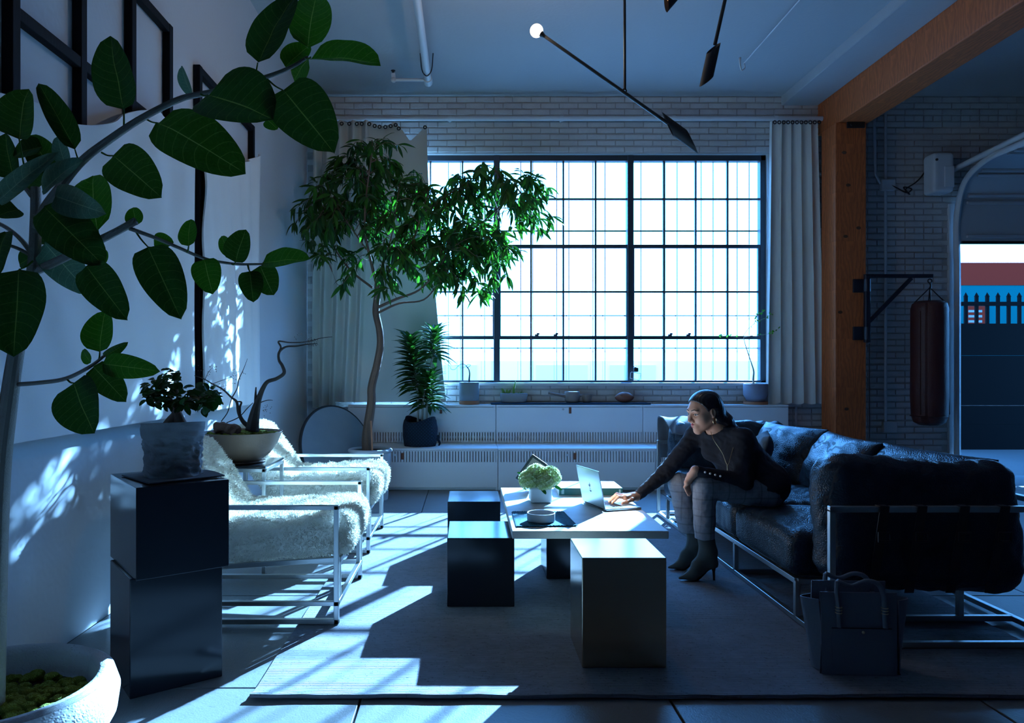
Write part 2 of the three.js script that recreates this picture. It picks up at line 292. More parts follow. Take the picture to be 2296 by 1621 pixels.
// ---------------------------------------------------------------- the room: floor, walls, ceiling, window, garage opening
const XL = -1.75, XR = 9.0, ZB = -8.0, ZF = 3.0, CEIL = 4.15;
const WX0 = -1.15, WX1 = 3.26, WY0 = 1.035, WY1 = 3.53;       // window opening
const GX0 = 5.27, GX1 = 8.6, GY1 = 2.98;                       // garage opening
{
  const floor = struct('floor');
  wpart(floor, 'floor_bed', box(XL - 0.2, XR + 0.2, -0.25, -0.012, ZB - 0.22, ZF + 0.2), M.joint);
  const xs = [XL]; for (let x = -1.51 + 1.12; x < XR; x += 1.12) xs.push(x); xs.push(XR);
  const zs = [ZB - 0.22]; for (let z = -7.24; z < ZF; z += 1.12) zs.push(z); zs.push(ZF);
  for (let i = 0; i < xs.length - 1; i++) for (let j = 0; j < zs.length - 1; j++)
    wpart(floor, 'slab', rbox(xs[i] + 0.004, xs[i + 1] - 0.004, -0.06, 0, zs[j] + 0.004, zs[j + 1] - 0.004, 0.003, 1), M.slab);
  const ceiling = struct('ceiling');
  wpart(ceiling, 'ceiling_slab', box(XL - 0.2, XR + 0.2, CEIL, CEIL + 0.25, ZB - 0.22, ZF + 0.2), M.ceiling);
  wpart(ceiling, 'soffit', rbox(3.40, 3.80, CEIL - 0.1, CEIL + 0.02, ZB, ZF, 0.01, 2), M.ceiling);
  const wl = struct('wall_left'); wpart(wl, 'plaster', box(XL - 0.2, XL, 0, CEIL, ZB - 0.22, ZF + 0.2), M.wall);
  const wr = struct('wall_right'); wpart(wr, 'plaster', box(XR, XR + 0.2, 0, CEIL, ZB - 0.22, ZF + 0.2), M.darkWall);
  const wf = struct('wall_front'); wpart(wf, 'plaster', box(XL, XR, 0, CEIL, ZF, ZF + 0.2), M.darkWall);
  const wb = struct('wall_back'), Z0 = ZB - 0.20, Z1 = ZB - 0.008;
  wpart(wb, 'mortar', [box(XL, WX0, 0, CEIL, Z0, Z1), box(WX0, WX1, 0, WY0, Z0, Z1), box(WX0, WX1, WY1, CEIL, Z0, Z1), box(WX1, GX0, 0, CEIL, Z0, Z1), box(GX0, GX1, GY1, CEIL, Z0, Z1), box(GX1, XR, 0, CEIL, Z0, Z1)], M.mortar);
  wpart(wb, 'added_dark_layer', [box(XL, WX0, 0, CEIL, Z0 - 0.02, Z0), box(WX0, WX1, 0, WY0, Z0 - 0.02, Z0), box(WX0, WX1, WY1, CEIL, Z0 - 0.02, Z0), box(WX1, GX0, 0, CEIL, Z0 - 0.02, Z0), box(GX0, GX1, GY1, CEIL, Z0 - 0.02, Z0), box(GX1, XR, 0, CEIL, Z0 - 0.02, Z0)], M.darkWall);  // added unseen dark layer, cuts sunlight bouncing off the wall onto the gate
  const lengths = [0.196, 0.092, 0.14].map((l) => [0, 1, 2, 3].map((k) => { const g = tidy(new RoundedBoxGeometry(l, 0.056 - 0.001 * k, 0.03, 1, 0.004)); return g; }));
  const spare = []; let built = 0;
  const C = 0.0677; let row = 0;
  for (let y = CEIL - C / 2; y > 0.03; y -= C, row++) {
    const header = row % 6 === 3, pitch = header ? 0.1015 : 0.203;
    for (let x = XL + 0.1 + (row % 2) * pitch / 2; x < XR - 0.05; x += pitch) {
      const hl = pitch / 2 - 0.004;
      const free = (a, b, c, d) => x + hl < a || x - hl > b || y + 0.028 < c || y - 0.028 > d;
      if (!free(WX0, WX1, WY0, WY1) || !free(GX0, GX1, -1, GY1)) continue;
      if (x > GX1 + 0.2 || (y < 0.75 && x < 3.3)) continue;                     // behind the cabinets: only the wall's own face
      const u = CX + x * F / 8, v = CY - (y - EYE) * F / 8, g = lengths[header ? 1 : 0][Math.floor(rnd() * 4)], dz = rr(-0.012, -0.007);
      const show = (v < 345 && u > 720 && u < 1900) || (v > 855 && v < 912 && u > 985 && u < 1725) || (v < 300 && u > 1930);
      if (show && built < 300) {
        const b = new THREE.Mesh(g, rnd() < 0.75 ? M.brick : M.brick2); b.geometry = uvAt(g, x, y); b.position.set(x, y, ZB + dz); b.rotation.z = rr(-0.006, 0.006); b.name = 'brick'; b.castShadow = b.receiveShadow = true; wb.add(b); built++;
      } else spare.push(g.clone().translate(x, y, ZB + dz));
    }
  }
  const rest = wpart(wb, 'brickwork', spare, M.brick); rest.userData.kind = 'stuff';
}
function uvAt(g, x, y) { boxUV(g); return g; }

{ // ---- steel window: three bays of four by five panes
  const w = struct('window_1'), z = ZB - 0.10, bay = [[-1.12, 0.29], [0.335, 1.755], [1.80, 3.20]];
  const rows = [858, 757, 654.5, 553, 447, 347].map((v) => EYE - (v - CY) * 8.1 / F);
  wpart(w, 'window_frame', [rbox(WX0, WX1, WY1 - 0.06, WY1, z - 0.05, z + 0.04), rbox(WX0, WX1, WY0 - 0.0, WY0 + 0.03, z - 0.05, z + 0.04), rbox(WX0, -1.11, WY0, WY1, z - 0.05, z + 0.04), rbox(3.20, WX1, WY0, WY1, z - 0.05, z + 0.04)], M.frame);
  for (const x of [0.3125, 1.7775]) wpart(w, 'mullion', rbox(x - 0.034, x + 0.034, WY0, WY1, z - 0.06, z + 0.05, 0.008), M.frame);
  for (const b of bay) {
    const xs = [0, 1, 2, 3, 4].map((k) => lerp(b[0], b[1], k / 4));
    for (let r = 1; r < 5; r++) { const h = r === 1 || r === 3 ? 0.019 : 0.009; wpart(w, r === 1 || r === 3 ? 'sash_rail' : 'muntin', rbox(b[0], b[1], rows[r] - h, rows[r] + h, z - 0.02, z + 0.025, 0.003, 1), M.frame); }
    for (let k = 1; k < 4; k++) wpart(w, 'muntin', rbox(xs[k] - 0.009, xs[k] + 0.009, WY0, WY1, z - 0.02, z + 0.02, 0.003, 1), M.frame);
    for (const s of [0, 1]) wpart(w, 'sash_stile', rbox(s ? b[1] - 0.022 : b[0] + 0.0, s ? b[1] : b[0] + 0.022, rows[1], rows[3], z - 0.01, z + 0.035, 0.003, 1), M.frame);
    for (const x of [xs[1] + 0.06, xs[2] - 0.09]) wpart(w, 'latch', [rbox(x - 0.02, x + 0.02, rows[1] + 0.015, rows[1] + 0.035, z + 0.02, z + 0.05, 0.004), rbox(x + 0.0, x + 0.03, rows[1] + 0.03, rows[1] + 0.05, z + 0.025, z + 0.04, 0.004)], M.frame);
    for (let r = 0; r < 5; r++) for (let k = 0; k < 4; k++)
      wpart(w, 'pane', new THREE.PlaneGeometry(xs[k + 1] - xs[k], rows[r + 1] - rows[r]).translate((xs[k] + xs[k + 1]) / 2, (rows[r] + rows[r + 1]) / 2, z), r < 2 ? M.glass2 : M.glass);
  }
  wpart(w, 'window_sill', rbox(WX0 - 0.01, WX1 + 0.01, WY0 - 0.03, WY0 + 0.006, z - 0.02, ZB + 0.035, 0.012, 3), M.whitePaint);
}
{ // ---- guard bars outside the window
  const g = thing('window_guard', 'thin iron security bars fixed outside the large steel window', 'security bars', [1.04, WY0, ZB - 0.17]);
  for (let x = -1.02; x < 3.2; x += 0.1335) { const t = (Math.round((x + 1.02) / 0.1335)) % 3; if (t === 2) continue; wpart(g, 'bar', rod(V(x, WY0, ZB - 0.17), V(x, WY1, ZB - 0.17), 0.0048, 0.0048, 6), M.iron); }
  for (const y of [1.42, 1.78, 2.72]) wpart(g, 'rail', rbox(WX0 - 0.01, WX1 + 0.01, y - 0.008, y + 0.008, ZB - 0.178, ZB - 0.162, 0.003, 1), M.iron);
}
// ---------------------------------------------------------------- the street outside
{
  const asphalt = mat([0.08, 0.08, 0.085], 0.9, 0, { map: scaled(T.concrete, 8) }), blue = mat([0.001, 0.050, 0.052], 0.9, 0, { specularIntensity: 0 }), red = mat([0.12, 0.011, 0.006], 0.9, 0, { specularIntensity: 0 }), redBrick = mat([0.08, 0.010, 0.006], 0.9, 0, { specularIntensity: 0 }), white = mat([0.9, 0.9, 0.88], 0.9), shutter = mat([0.10, 0.10, 0.10], 0.8), paleShutter = mat([0.55, 0.65, 0.7], 0.8), gate = mat([0.0014, 0.0015, 0.0018], 0.9, 0, { specularIntensity: 0.2 });
  const st = struct('street'); wpart(st, 'asphalt', box(-60, 90, -0.3, -0.02, -60, ZB - 0.22), asphalt);
  const b = thing('street_building', 'blue painted brick building with dark red top band across the street', 'building', [35, 0, -26]);
  wpart(b, 'blue_wall', box(13.5, 70, -0.02, 4.12, -34, -26), blue);
  wpart(b, 'red_band', box(13.5, 20.15, 4.12, 4.92, -34, -25.98), red);
  wpart(b, 'brick_band', box(20.15, 70, 4.12, 4.92, -34, -25.97), redBrick);
  const courses = []; for (let y = 4.18; y < 4.9; y += 0.16) for (let x = 20.2; x < 30; x += 0.62) courses.push(rbox(x, x + 0.57, y, y + 0.125, -25.98, -25.95, 0.01, 1));
  wpart(b, 'brick_course', courses, mat([0.11, 0.014, 0.009], 0.9, 0, { specularIntensity: 0 })).userData.kind = 'stuff';
  wpart(b, 'wall_sign', [box(17.55, 18.35, 2.72, 3.38, -26, -25.93)], red);
  wpart(b, 'sign_lines', [0, 1, 2].map((k) => box(17.62, 18.1, 2.8 + k * 0.18, 2.88 + k * 0.18, -25.94, -25.92)), shutter);
  const w = thing('street_building', 'pale building across the street seen through the window panes', 'building', [0, 0, -26]);
  wpart(w, 'wall', box(-40, 13.2, -0.02, 1.45, -36, -26), white);
  for (const [x0, x1, y0, y1] of [[-1.6, 0.3, 0.4, 1.3], [2.4, 4.2, 0.4, 1.3], [5.0, 6.6, 0.4, 1.3]]) { wpart(w, 'shutter', box(x0, x1, y0, y1, -26.02, -25.9), paleShutter); }
  const f = thing('gate_fence', 'black board gate with iron pickets beyond the garage opening', 'fence', [8, 0, -11]);
  const Z = -11, yt = EYE - (725 - CY) * 11 / F;
  let y = -0.02; for (const t of [0.36, 0.64, 1.387, yt]) { wpart(f, 'board', box(6.6, 13, y, t - 0.0025, Z - 0.04, Z), gate); y = t; }
  for (let x = 7.13; x < 12; x += 0.1605) wpart(f, 'picket', [rbox(x - 0.022, x + 0.022, yt - 0.05, 2.28, Z - 0.04, Z - 0.005, 0.003, 1), new THREE.ConeGeometry(0.034, 0.07, 4).rotateY(Math.PI / 4).translate(x, 2.30, Z - 0.022)], gate);
  wpart(f, 'rail', rbox(6.6, 13, 2.13, 2.19, Z - 0.05, Z + 0.002, 0.004, 1), gate);
  for (const x of [6.65, 9.6, 12.6]) wpart(f, 'post', box(x, x + 0.07, 0, 2.25, Z - 0.13, Z - 0.05), gate);
}
{ // unseen roof added outside the garage opening to keep the sun off its floor
  const c = struct('added_sun_blocker'), m = mat([0.3, 0.3, 0.3], 0.9);
  wpart(c, 'blocker_deck', box(6.0, 13.5, 3.62, 3.74, -14.3, ZB - 0.22), m);
  for (const x of [6.1, 13.3]) wpart(c, 'post', box(x, x + 0.1, 0, 3.62, -14.2, -14.1), m);
}
// ---------------------------------------------------------------- garage door, tracks, opener
{
  const doorM = mat([0.50, 0.51, 0.52], 0.6), d = thing('garage_door', 'half raised white sectional garage door with ribbed panels', 'garage door', [6.9, 2.56, ZB + 0.08]);
  const prof = [[2.56, ZB + 0.075], [3.02, ZB + 0.075], [3.28, ZB + 0.28], [3.36, ZB + 0.75], [3.38, ZB + 1.25], [3.40, ZB + 1.75]];
  for (let i = 0; i < prof.length - 1; i++) {
    const [y0, z0] = prof[i], [y1, z1] = prof[i + 1], L = Math.hypot(y1 - y0, z1 - z0), a = Math.atan2(z1 - z0, y1 - y0);
    const mk = (g) => g.rotateX(a).translate((GX0 + GX1) / 2 + 0.03, (y0 + y1) / 2, (z0 + z1) / 2);
    const p = wpart(d, 'panel', mk(new RoundedBoxGeometry(GX1 - GX0 + 0.06, L - 0.004, 0.035, 2, 0.006)), doorM);
    wpart(p, 'rib', [-1, 1].map((s) => mk(new RoundedBoxGeometry(GX1 - GX0 - 0.1, 0.035, 0.03, 2, 0.008).translate(0, s * (L / 2 - 0.05), 0.03))), doorM);
  }
  wpart(d, 'bottom_seal', box(GX0 + 0.03, GX1, 2.535, 2.562, ZB + 0.05, ZB + 0.1), M.blackMatte);
  const t = thing('door_track', 'white steel track curving from the garage jamb to the ceiling', 'door track', [GX0, 0, ZB + 0.1]);
  const pts = [V(GX0 - 0.02, 0.0, ZB + 0.1), V(GX0 - 0.02, 2.2, ZB + 0.1), V(GX0 - 0.02, 2.85, ZB + 0.1), V(GX0 - 0.02, 3.16, ZB + 0.22), V(GX0 - 0.02, 3.3, ZB + 0.5), V(GX0 - 0.02, 3.33, ZB + 1.2), V(GX0 - 0.02, 3.36, ZB + 4.2)];
  const flat = (g) => g; wpart(t, 'rail', flat(limb(pts, pts.map(() => 0.032), 6, 8)), M.whitePaint);
  wpart(t, 'hanger', bar(V(GX0 - 0.04, 3.34, ZB + 2.6), V(GX0 - 0.04, CEIL, ZB + 2.6), 0.03), M.whitePaint);
  wpart(t, 'jamb', rbox(GX0 - 0.06, GX0 + 0.0, 0, GY1, ZB - 0.03, ZB + 0.03, 0.004), M.whitePaint);
  wpart(t, 'header_arm', limb([V(GX0 - 0.08, 3.32, ZB + 0.12), V(GX0 + 0.0, 3.42, ZB + 1.3), V(GX0 + 0.0, 3.44, ZB + 4.2)], [0.03, 0.03, 0.03], 6, 6), M.whitePaint);
  const o = thing('door_opener', 'white plastic motor box high on the brick wall', 'door opener', [5.05, 3.08, ZB + 0.12]);
  const c = at(2104, 391, 7.85); o.position.copy(c);
  wpart(o, 'housing', softBox(0.22, 0.42, 0.2, 0.035, [10, 14, 10]).translate(c.x, c.y, c.z), M.whitePaint);
  wpart(o, 'cover', rbox(c.x + 0.0, c.x + 0.1, c.y - 0.16, c.y + 0.06, c.z + 0.09, c.z + 0.11, 0.006), M.whitePaint);
  wpart(o, 'knob', new THREE.SphereGeometry(0.014, 10, 8).translate(c.x - 0.08, c.y + 0.13, c.z + 0.1), M.black);
  const k = thing('coiled_cable', 'black cable bundled in loops beside the white motor box', 'cable', [4.7, 3.0, ZB]);
  const q = [at(1992, 412, 7.96), at(2012, 422, 7.95), at(2035, 432, 7.94), at(2044, 424, 7.94), at(2026, 420, 7.94), at(2040, 436, 7.95), at(2030, 426, 7.94), at(2052, 410, 7.94), at(2066, 396, 7.94), at(2082, 372, 7.9)];
  wpart(k, 'cord', limb(q, q.map(() => 0.007), 6, 8), M.black);
}
// ---------------------------------------------------------------- timber post and beam
{
  const z1 = -7.55, x0 = 3.765, x1 = 4.085, s = struct('trim_1');
  wpart(s, 'post', rbox(x0, x1, 0, 3.72, z1 - 0.30, z1, 0.012, 2), M.timber);
  for (const [u, v] of [[1893, 342], [1902, 415], [1925, 511], [1884, 700], [1898, 917], [1896, 530]]) { const p = at(u, v, -z1); wpart(s, 'knot', new THREE.SphereGeometry(0.022, 12, 8).scale(1.1, 0.75, 0.08).translate(p.x, p.y, z1), M.knot); }
  const b = struct('trim_2');
  wpart(b, 'beam', rbox(3.80, 4.12, 3.72, CEIL, ZB - 0.02, ZF, 0.012, 2), M.timber);
  const pl = thing('post_bracket', 'dark steel bracket where the timber post meets the beam', 'bracket', [3.93, 3.72, z1]);
  wpart(pl, 'plate', rbox(3.88, 4.06, 3.66, 3.72, z1, z1 + 0.02, 0.003, 1), M.iron);
  wparts(pl, 'bolt', [3.92, 4.02].map((x) => new THREE.CylinderGeometry(0.012, 0.012, 0.015, 6).rotateX(Math.PI / 2).translate(x, 3.69, z1 + 0.025)), M.iron);
}
// ---------------------------------------------------------------- pipes on walls and ceiling
{
  const r = thing('curtain_pipe', 'long white pipe across the brick above the window', 'pipe', [1.1, 3.9, ZB + 0.1]);
  const y = EYE - (266 - CY) * 7.9 / F;
  wpart(r, 'tube', rod(V(XL, y, ZB + 0.1), V(3.8, y, ZB + 0.1), 0.026), M.whitePaint);
  for (const x of [-1.3, -0.2, 1.0, 2.2, 3.3]) wpart(r, 'clamp', [rod(V(x, y, ZB), V(x, y, ZB + 0.1), 0.012), rod(V(x - 0.02, y, ZB + 0.1), V(x + 0.02, y, ZB + 0.1), 0.032)], M.whitePaint);
  const tube = (name, label, pts, rad, m, extra) => { const t = thing(name, label, 'pipe', pts[0].toArray()); wpart(t, 'tube', limb(pts, pts.map(() => rad), 10, 4, false), m); if (extra) extra(t); return t; };
  tube('conduit', 'thin white conduit running down the brick right of the timber post', [V(4.53, CEIL, ZB + 0.012), V(4.53, 0.58, ZB + 0.012)], 0.014, M.whitePaint, (t) => {
    wpart(t, 'junction_box', rbox(4.47, 4.62, 3.12, 3.24, ZB - 0.02, ZB + 0.05, 0.01), M.whitePaint);
    wpart(t, 'outlet_box', rbox(4.49, 4.64, 0.50, 0.62, ZB - 0.02, ZB + 0.05, 0.01), M.whitePaint);
  });
  tube('conduit', 'second white conduit dropping from the ceiling to the wall junction box', [V(4.40, CEIL, ZB + 0.012), V(4.42, 3.3, ZB + 0.012), V(4.47, 3.2, ZB + 0.02)], 0.013, M.whitePaint);
  tube('conduit', 'short white conduit below the cabinet end beside the curtain hem', [V(3.56, 0.78, ZB + 0.012), V(3.56, 0.02, ZB + 0.012)], 0.013, M.whitePaint);
  tube('conduit', 'thin dark cable hanging from the punching bag bracket', [at(1949, 770, 7.5), at(1950, 1010, 7.5)], 0.005, M.iron);
  tube('conduit', 'white pipe in the left corner behind the gathered curtain', [V(-1.62, 0, ZB + 0.07), V(-1.62, CEIL, ZB + 0.07)], 0.035, M.whitePaint);
  const d = 7.1, yc = 3.98;
  tube('sprinkler_pipe', 'white sprinkler pipe under the ceiling with a side branch', [V(-0.39, yc + 0.04, -3), V(-0.39, yc, -7.15)], 0.034, M.whitePaint, (t) => {
    wpart(t, 'end_cap', rod(V(-0.39, yc, -7.06), V(-0.39, yc, -7.17), 0.042), M.whitePaint);
    wpart(t, 'branch', limb([V(-0.39, yc, -7.1), V(-0.72, yc, -7.1)], [0.016, 0.016], 8, 1, false), M.whitePaint);
    wpart(t, 'elbow', [new THREE.SphereGeometry(0.028, 12, 8).translate(-0.72, yc, -7.1), rod(V(-0.72, yc, -7.1), V(-0.725, yc + 0.06, -7.1), 0.02)], M.whitePaint);
    wpart(t, 'sprinkler_head', [rod(V(-0.725, yc + 0.05, -7.1), V(-0.725, yc + 0.085, -7.1), 0.01), rod(V(-0.725, yc + 0.085, -7.1), V(-0.725, yc + 0.09, -7.1), 0.022)], M.iron);
    for (const z of [-6.9, -5.2]) wpart(t, 'hanger', limb([V(-0.45, CEIL, z), V(-0.43, yc, z), V(-0.39, yc - 0.042, z), V(-0.35, yc, z), V(-0.33, CEIL, z)], [0.006, 0.006, 0.006, 0.006, 0.006], 6, 6), M.frame);
  });
  const w = thing('ceiling_cable', 'thin cable with a small hook under the ceiling right of the pendant', 'cable', [2.6, 4.1, -7]);
  wpart(w, 'wire', rod(at(1668, 142, 7.0), V(2.62, CEIL - 0.02, -4.2), 0.006, 0.006, 6), M.whitePaint);
  wpart(w, 'hook', limb([at(1659, 134, 7.0).setY(CEIL), at(1659, 142, 7.0), at(1663, 158, 7.0), at(1670, 152, 7.0), at(1668, 142, 7.0)], [0.012, 0.008, 0.006, 0.006, 0.006], 6, 4), M.whitePaint);
}
// ---------------------------------------------------------------- white cabinets under the window
{
  const xs = [-1.263, 0.29, 1.83, 3.36], slotShade = mat([0.13, 0.085, 0.055], 0.95), tab = mat([0.20, 0.065, 0.03], 0.6), lockM = mat([0.5, 0.5, 0.5], 0.3, 1);  // the dark brown lining colour stands in for shade inside the cabinets
  const places = ['at the left, behind the tree trunk', 'in the middle', 'at the right, behind the sofa'];
  for (const up of [1, 0]) for (let i = 0; i < 3; i++) {
    const x0 = (up || i ? xs[i] : -1.0) + 0.0015, x1 = xs[i + 1] - 0.0015, y0 = up ? 0.414 : 0.0, y1 = up ? 0.812 : 0.414, zf = up ? -7.72 : -7.20, zb = ZB + 0.012;
    const c = thing('cabinet', (up ? 'white upper cabinet under the window, ' : 'white low cabinet standing on the floor, ') + places[i], 'cabinet', [(x0 + x1) / 2, y0, zf], 'white cabinets with slotted vents');
    const t = 0.02; 
    wpart(c, 'carcass', [box(x0, x0 + t, y0, y1 - t, zb, zf - 0.022), box(x1 - t, x1, y0, y1 - t, zb, zf - 0.022), box(x0, x1, y0 + (up ? 0 : 0.03), y0 + t + (up ? 0 : 0.03), zb, zf - 0.022), box(x0, x1, y0, y1, zb - 0.0, zb + 0.012)], M.cabinet);
    wpart(c, 'slot_shade_back', [box(x0 + t, x1 - t, y0 + 0.05, y1 - t - 0.002, zb + 0.0125, zb + 0.016)], slotShade); wpart(c, 'slot_shade_base', box(x0 + t, x1 - t, y0 + (up ? t : t + 0.03), y0 + (up ? t : t + 0.03) + 0.004, zb + 0.016, zf - 0.06), slotShade);  // dark sheets behind the vent slats, shade put into their colour
    wpart(c, 'top_board', rbox(x0, x1, y1 - t, y1, zb, zf + 0.004, 0.003, 1), M.cabinet);
    const s0 = up ? y0 + 0.006 : y1 - t - 0.115, s1 = s0 + 0.105;               // slotted strip at the foot of the upper row, at the head of the lower
    const door = wpart(c, 'door', up ? rbox(x0 + 0.001, x1 - 0.001, s1, y1 - t - 0.004, zf - 0.02, zf, 0.002, 1) : [rbox(x0 + 0.001, x1 - 0.001, y0 + 0.03, s0, zf - 0.02, zf, 0.002, 1), box(x0 + 0.001, x1 - 0.001, s1, y1 - t - 0.002, zf - 0.02, zf)], M.cabinet);
    const sl = []; for (let x = x0 + 0.004; x < x1 - 0.01; x += 0.0282) sl.push(box(x, Math.min(x + 0.0205, x1 - 0.001), s0, s1 + 0.001, zf - 0.055, zf - 0.0005));
    wpart(door, 'vent_slats', sl, M.cabinet).userData.kind = 'stuff';
    const hx = up ? [-0.3, 1.055, 2.55][i] : [-0.655, 1.03, 2.4][i], hy = up ? y1 - 0.055 : y1 - 0.075;
    wpart(door, 'leather_tab', rbox(hx, hx + 0.026, hy - 0.035, hy + 0.03, zf, zf + 0.008, 0.003, 1), tab);
    wpart(door, 'lock', new THREE.CylinderGeometry(0.012, 0.012, 0.006, 16).rotateX(Math.PI / 2).translate(hx - 0.06, hy + 0.01, zf + 0.002), lockM);
    if (!up) wpart(c, 'plinth', box(x0 + 0.01, x1 - 0.01, 0, 0.03, zb, zf - 0.05), M.cabinet);
  }
}
// ---------------------------------------------------------------- rug
{
  const x0 = -0.79, x1 = 2.42, z0 = -6.05, z1 = -2.67, r = thing('rug', 'large grey woven wool rug under the coffee table and sofa', 'rug', [(x0 + x1) / 2, 0, (z0 + z1) / 2]);
  wpart(r, 'pile', cloth((s, t) => { const x = lerp(x0, x1, s) + 0.012 * nz(t * 9, 1, 2) * (s < 0.02 || s > 0.98 ? 1 : 0), z = lerp(z1, z0, t) + 0.012 * nz(s * 9, 4, 2) * (t < 0.02 ? 1 : 0); return [x, 0.001 + 0.0012 * (1 + nz(x * 2, z * 2, 5)) + (t < 0.012 ? 0.003 * (1 + nz(x * 3, 2, 8)) : 0), z]; }, 90, 90, 0.008), M.rug);
  wpart(r, 'hem', [cloth((s, t) => [lerp(x0, x1, s), 0.003 + 0.004 * (1 + nz(lerp(x0, x1, s) * 3, 2, 8)), z1 + 0.012 - t * 0.02 + 0.006 * nz(s * 30, 1, 1)], 120, 1, 0.014)], M.rug);
}
// ---------------------------------------------------------------- metal boxes, all of one size
{
  const S = 0.335, Lg = 0.436, steel = M.blackSteel;
  const mk = (name, label, w, h, d, x, y, z, turn, m) => { const t = thing(name, label, 'metal cube', [x, y, z], 'metal box stools', turn); part(t, 'shell', new RoundedBoxGeometry(w, h, d, 2, 0.004).translate(0, h / 2, 0), m); return t; };
  mk('metal_cube', 'brass coloured metal box standing in front of the coffee table', S, Lg, S, 0.618, 0.012, -3.083, 0, M.brass);
  mk('metal_cube', 'dark steel box beside the near left corner of the coffee table', S, S + 0.007, Lg - 0.03, 0.062, 0.012, -3.863, 0, steel);
  mk('metal_cube', 'dark steel box at the far left corner of the coffee table', S, S + 0.007, Lg - 0.03, 0.036, 0.012, -4.862, 0, steel);
  const th = 37 * Math.PI / 180, ax = V(Math.cos(th), 0, -Math.sin(th)), bx = V(-Math.sin(th), 0, -Math.cos(th));
  const A0 = V(-1.224, 0, -2.661), c0 = A0.clone().addScaledVector(ax, S / 2).addScaledVector(bx, S / 2);
  mk('metal_cube', 'dark steel box on the floor, lower of the stacked pair by the planter', S, Lg, S, c0.x, 0, c0.z, th, steel);
  const A1 = V(-1.188, 0, -2.632), c1 = A1.clone().addScaledVector(ax, S / 2).addScaledVector(bx, Lg / 2);
  mk('metal_cube', 'dark steel box lying on top of the stacked pair, under the bonsai pot', S, S, Lg, c1.x, Lg, c1.z, th, steel);
}
// ---------------------------------------------------------------- coffee table
{
  const t = thing('coffee_table', 'low table with a thick pale concrete slab top on steel blocks', 'table', [0.585, 0.012, -4.16]);
  const top = rbox(0.21, 0.96, 0.382, 0.42, -4.80, -3.52, 0.005, 3);
  wpart(t, 'table_top', top, mat([0.62, 0.62, 0.61], 0.55, 0, { map: scaled(T.concrete, 1.1), bumpMap: T.fine, bumpScale: 0.0008 }));
  wpart(t, 'pedestal', [rbox(0.44, 0.74, 0.012, 0.382, -4.46, -4.14, 0.004)], M.blackSteel);
  wpart(t, 'brace_plate', rbox(0.42, 0.74, 0.372, 0.382, -4.6, -3.62, 0.002, 1), M.blackSteel);
}
// ---------------------------------------------------------------- sheepskin armchairs
const furTuft = (() => { const g = new THREE.ConeGeometry(0.0032, 0.014, 4, 2).translate(0, 0.005, 0); return curl(g, (q) => { const k = q.y / 0.014; q.x += 0.006 * k * k; q.z += 0.003 * k; }); })();
function fur(parent, geo, n, mtl, sd, long = 1) {          // tufts over a surface: nobody could count them
  const p = geo.attributes.position, ix = geo.index.array, tri = ix.length / 3, im = new THREE.InstancedMesh(furTuft, mtl, n), m = new THREE.Matrix4(), q = new THREE.Quaternion(), A = V(), B = V(), C = V(), N = V(), acc = [];
  let tot = 0; for (let i = 0; i < tri; i++) { A.fromBufferAttribute(p, ix[i * 3]); B.fromBufferAttribute(p, ix[i * 3 + 1]); C.fromBufferAttribute(p, ix[i * 3 + 2]); tot += B.sub(A).cross(C.sub(A)).length(); acc.push(tot); }
  const old = seed; seed = sd;
  for (let k = 0; k < n; k++) {
    const r = rnd() * tot; let lo = 0, hi = tri - 1; while (lo < hi) { const c = (lo + hi) >> 1; acc[c] < r ? lo = c + 1 : hi = c; }
    A.fromBufferAttribute(p, ix[lo * 3]); B.fromBufferAttribute(p, ix[lo * 3 + 1]); C.fromBufferAttribute(p, ix[lo * 3 + 2]); let a = rnd(), b = rnd(); if (a + b > 1) { a = 1 - a; b = 1 - b; }
    const P = A.clone().addScaledVector(B.clone().sub(A), a).addScaledVector(C.clone().sub(A), b); N.copy(B).sub(A).cross(C.sub(A)).normalize();
    N.add(V(rr(-0.7, 0.7), rr(-0.9, 0.3), rr(-0.7, 0.7))).normalize();
    q.setFromUnitVectors(V(0, 1, 0), N).multiply(new THREE.Quaternion().setFromAxisAngle(V(0, 1, 0), rnd() * 6.28)); const s = rr(0.7, 1.5) * long; m.compose(P, q, V(s, s, s)); im.setMatrixAt(k, m);
  }
  seed = old; im.name = 'fleece_tufts'; im.userData.kind = 'stuff'; im.castShadow = im.receiveShadow = true; parent.add(im); return im;
}
const flM = mat([0.84, 0.77, 0.64], 1);
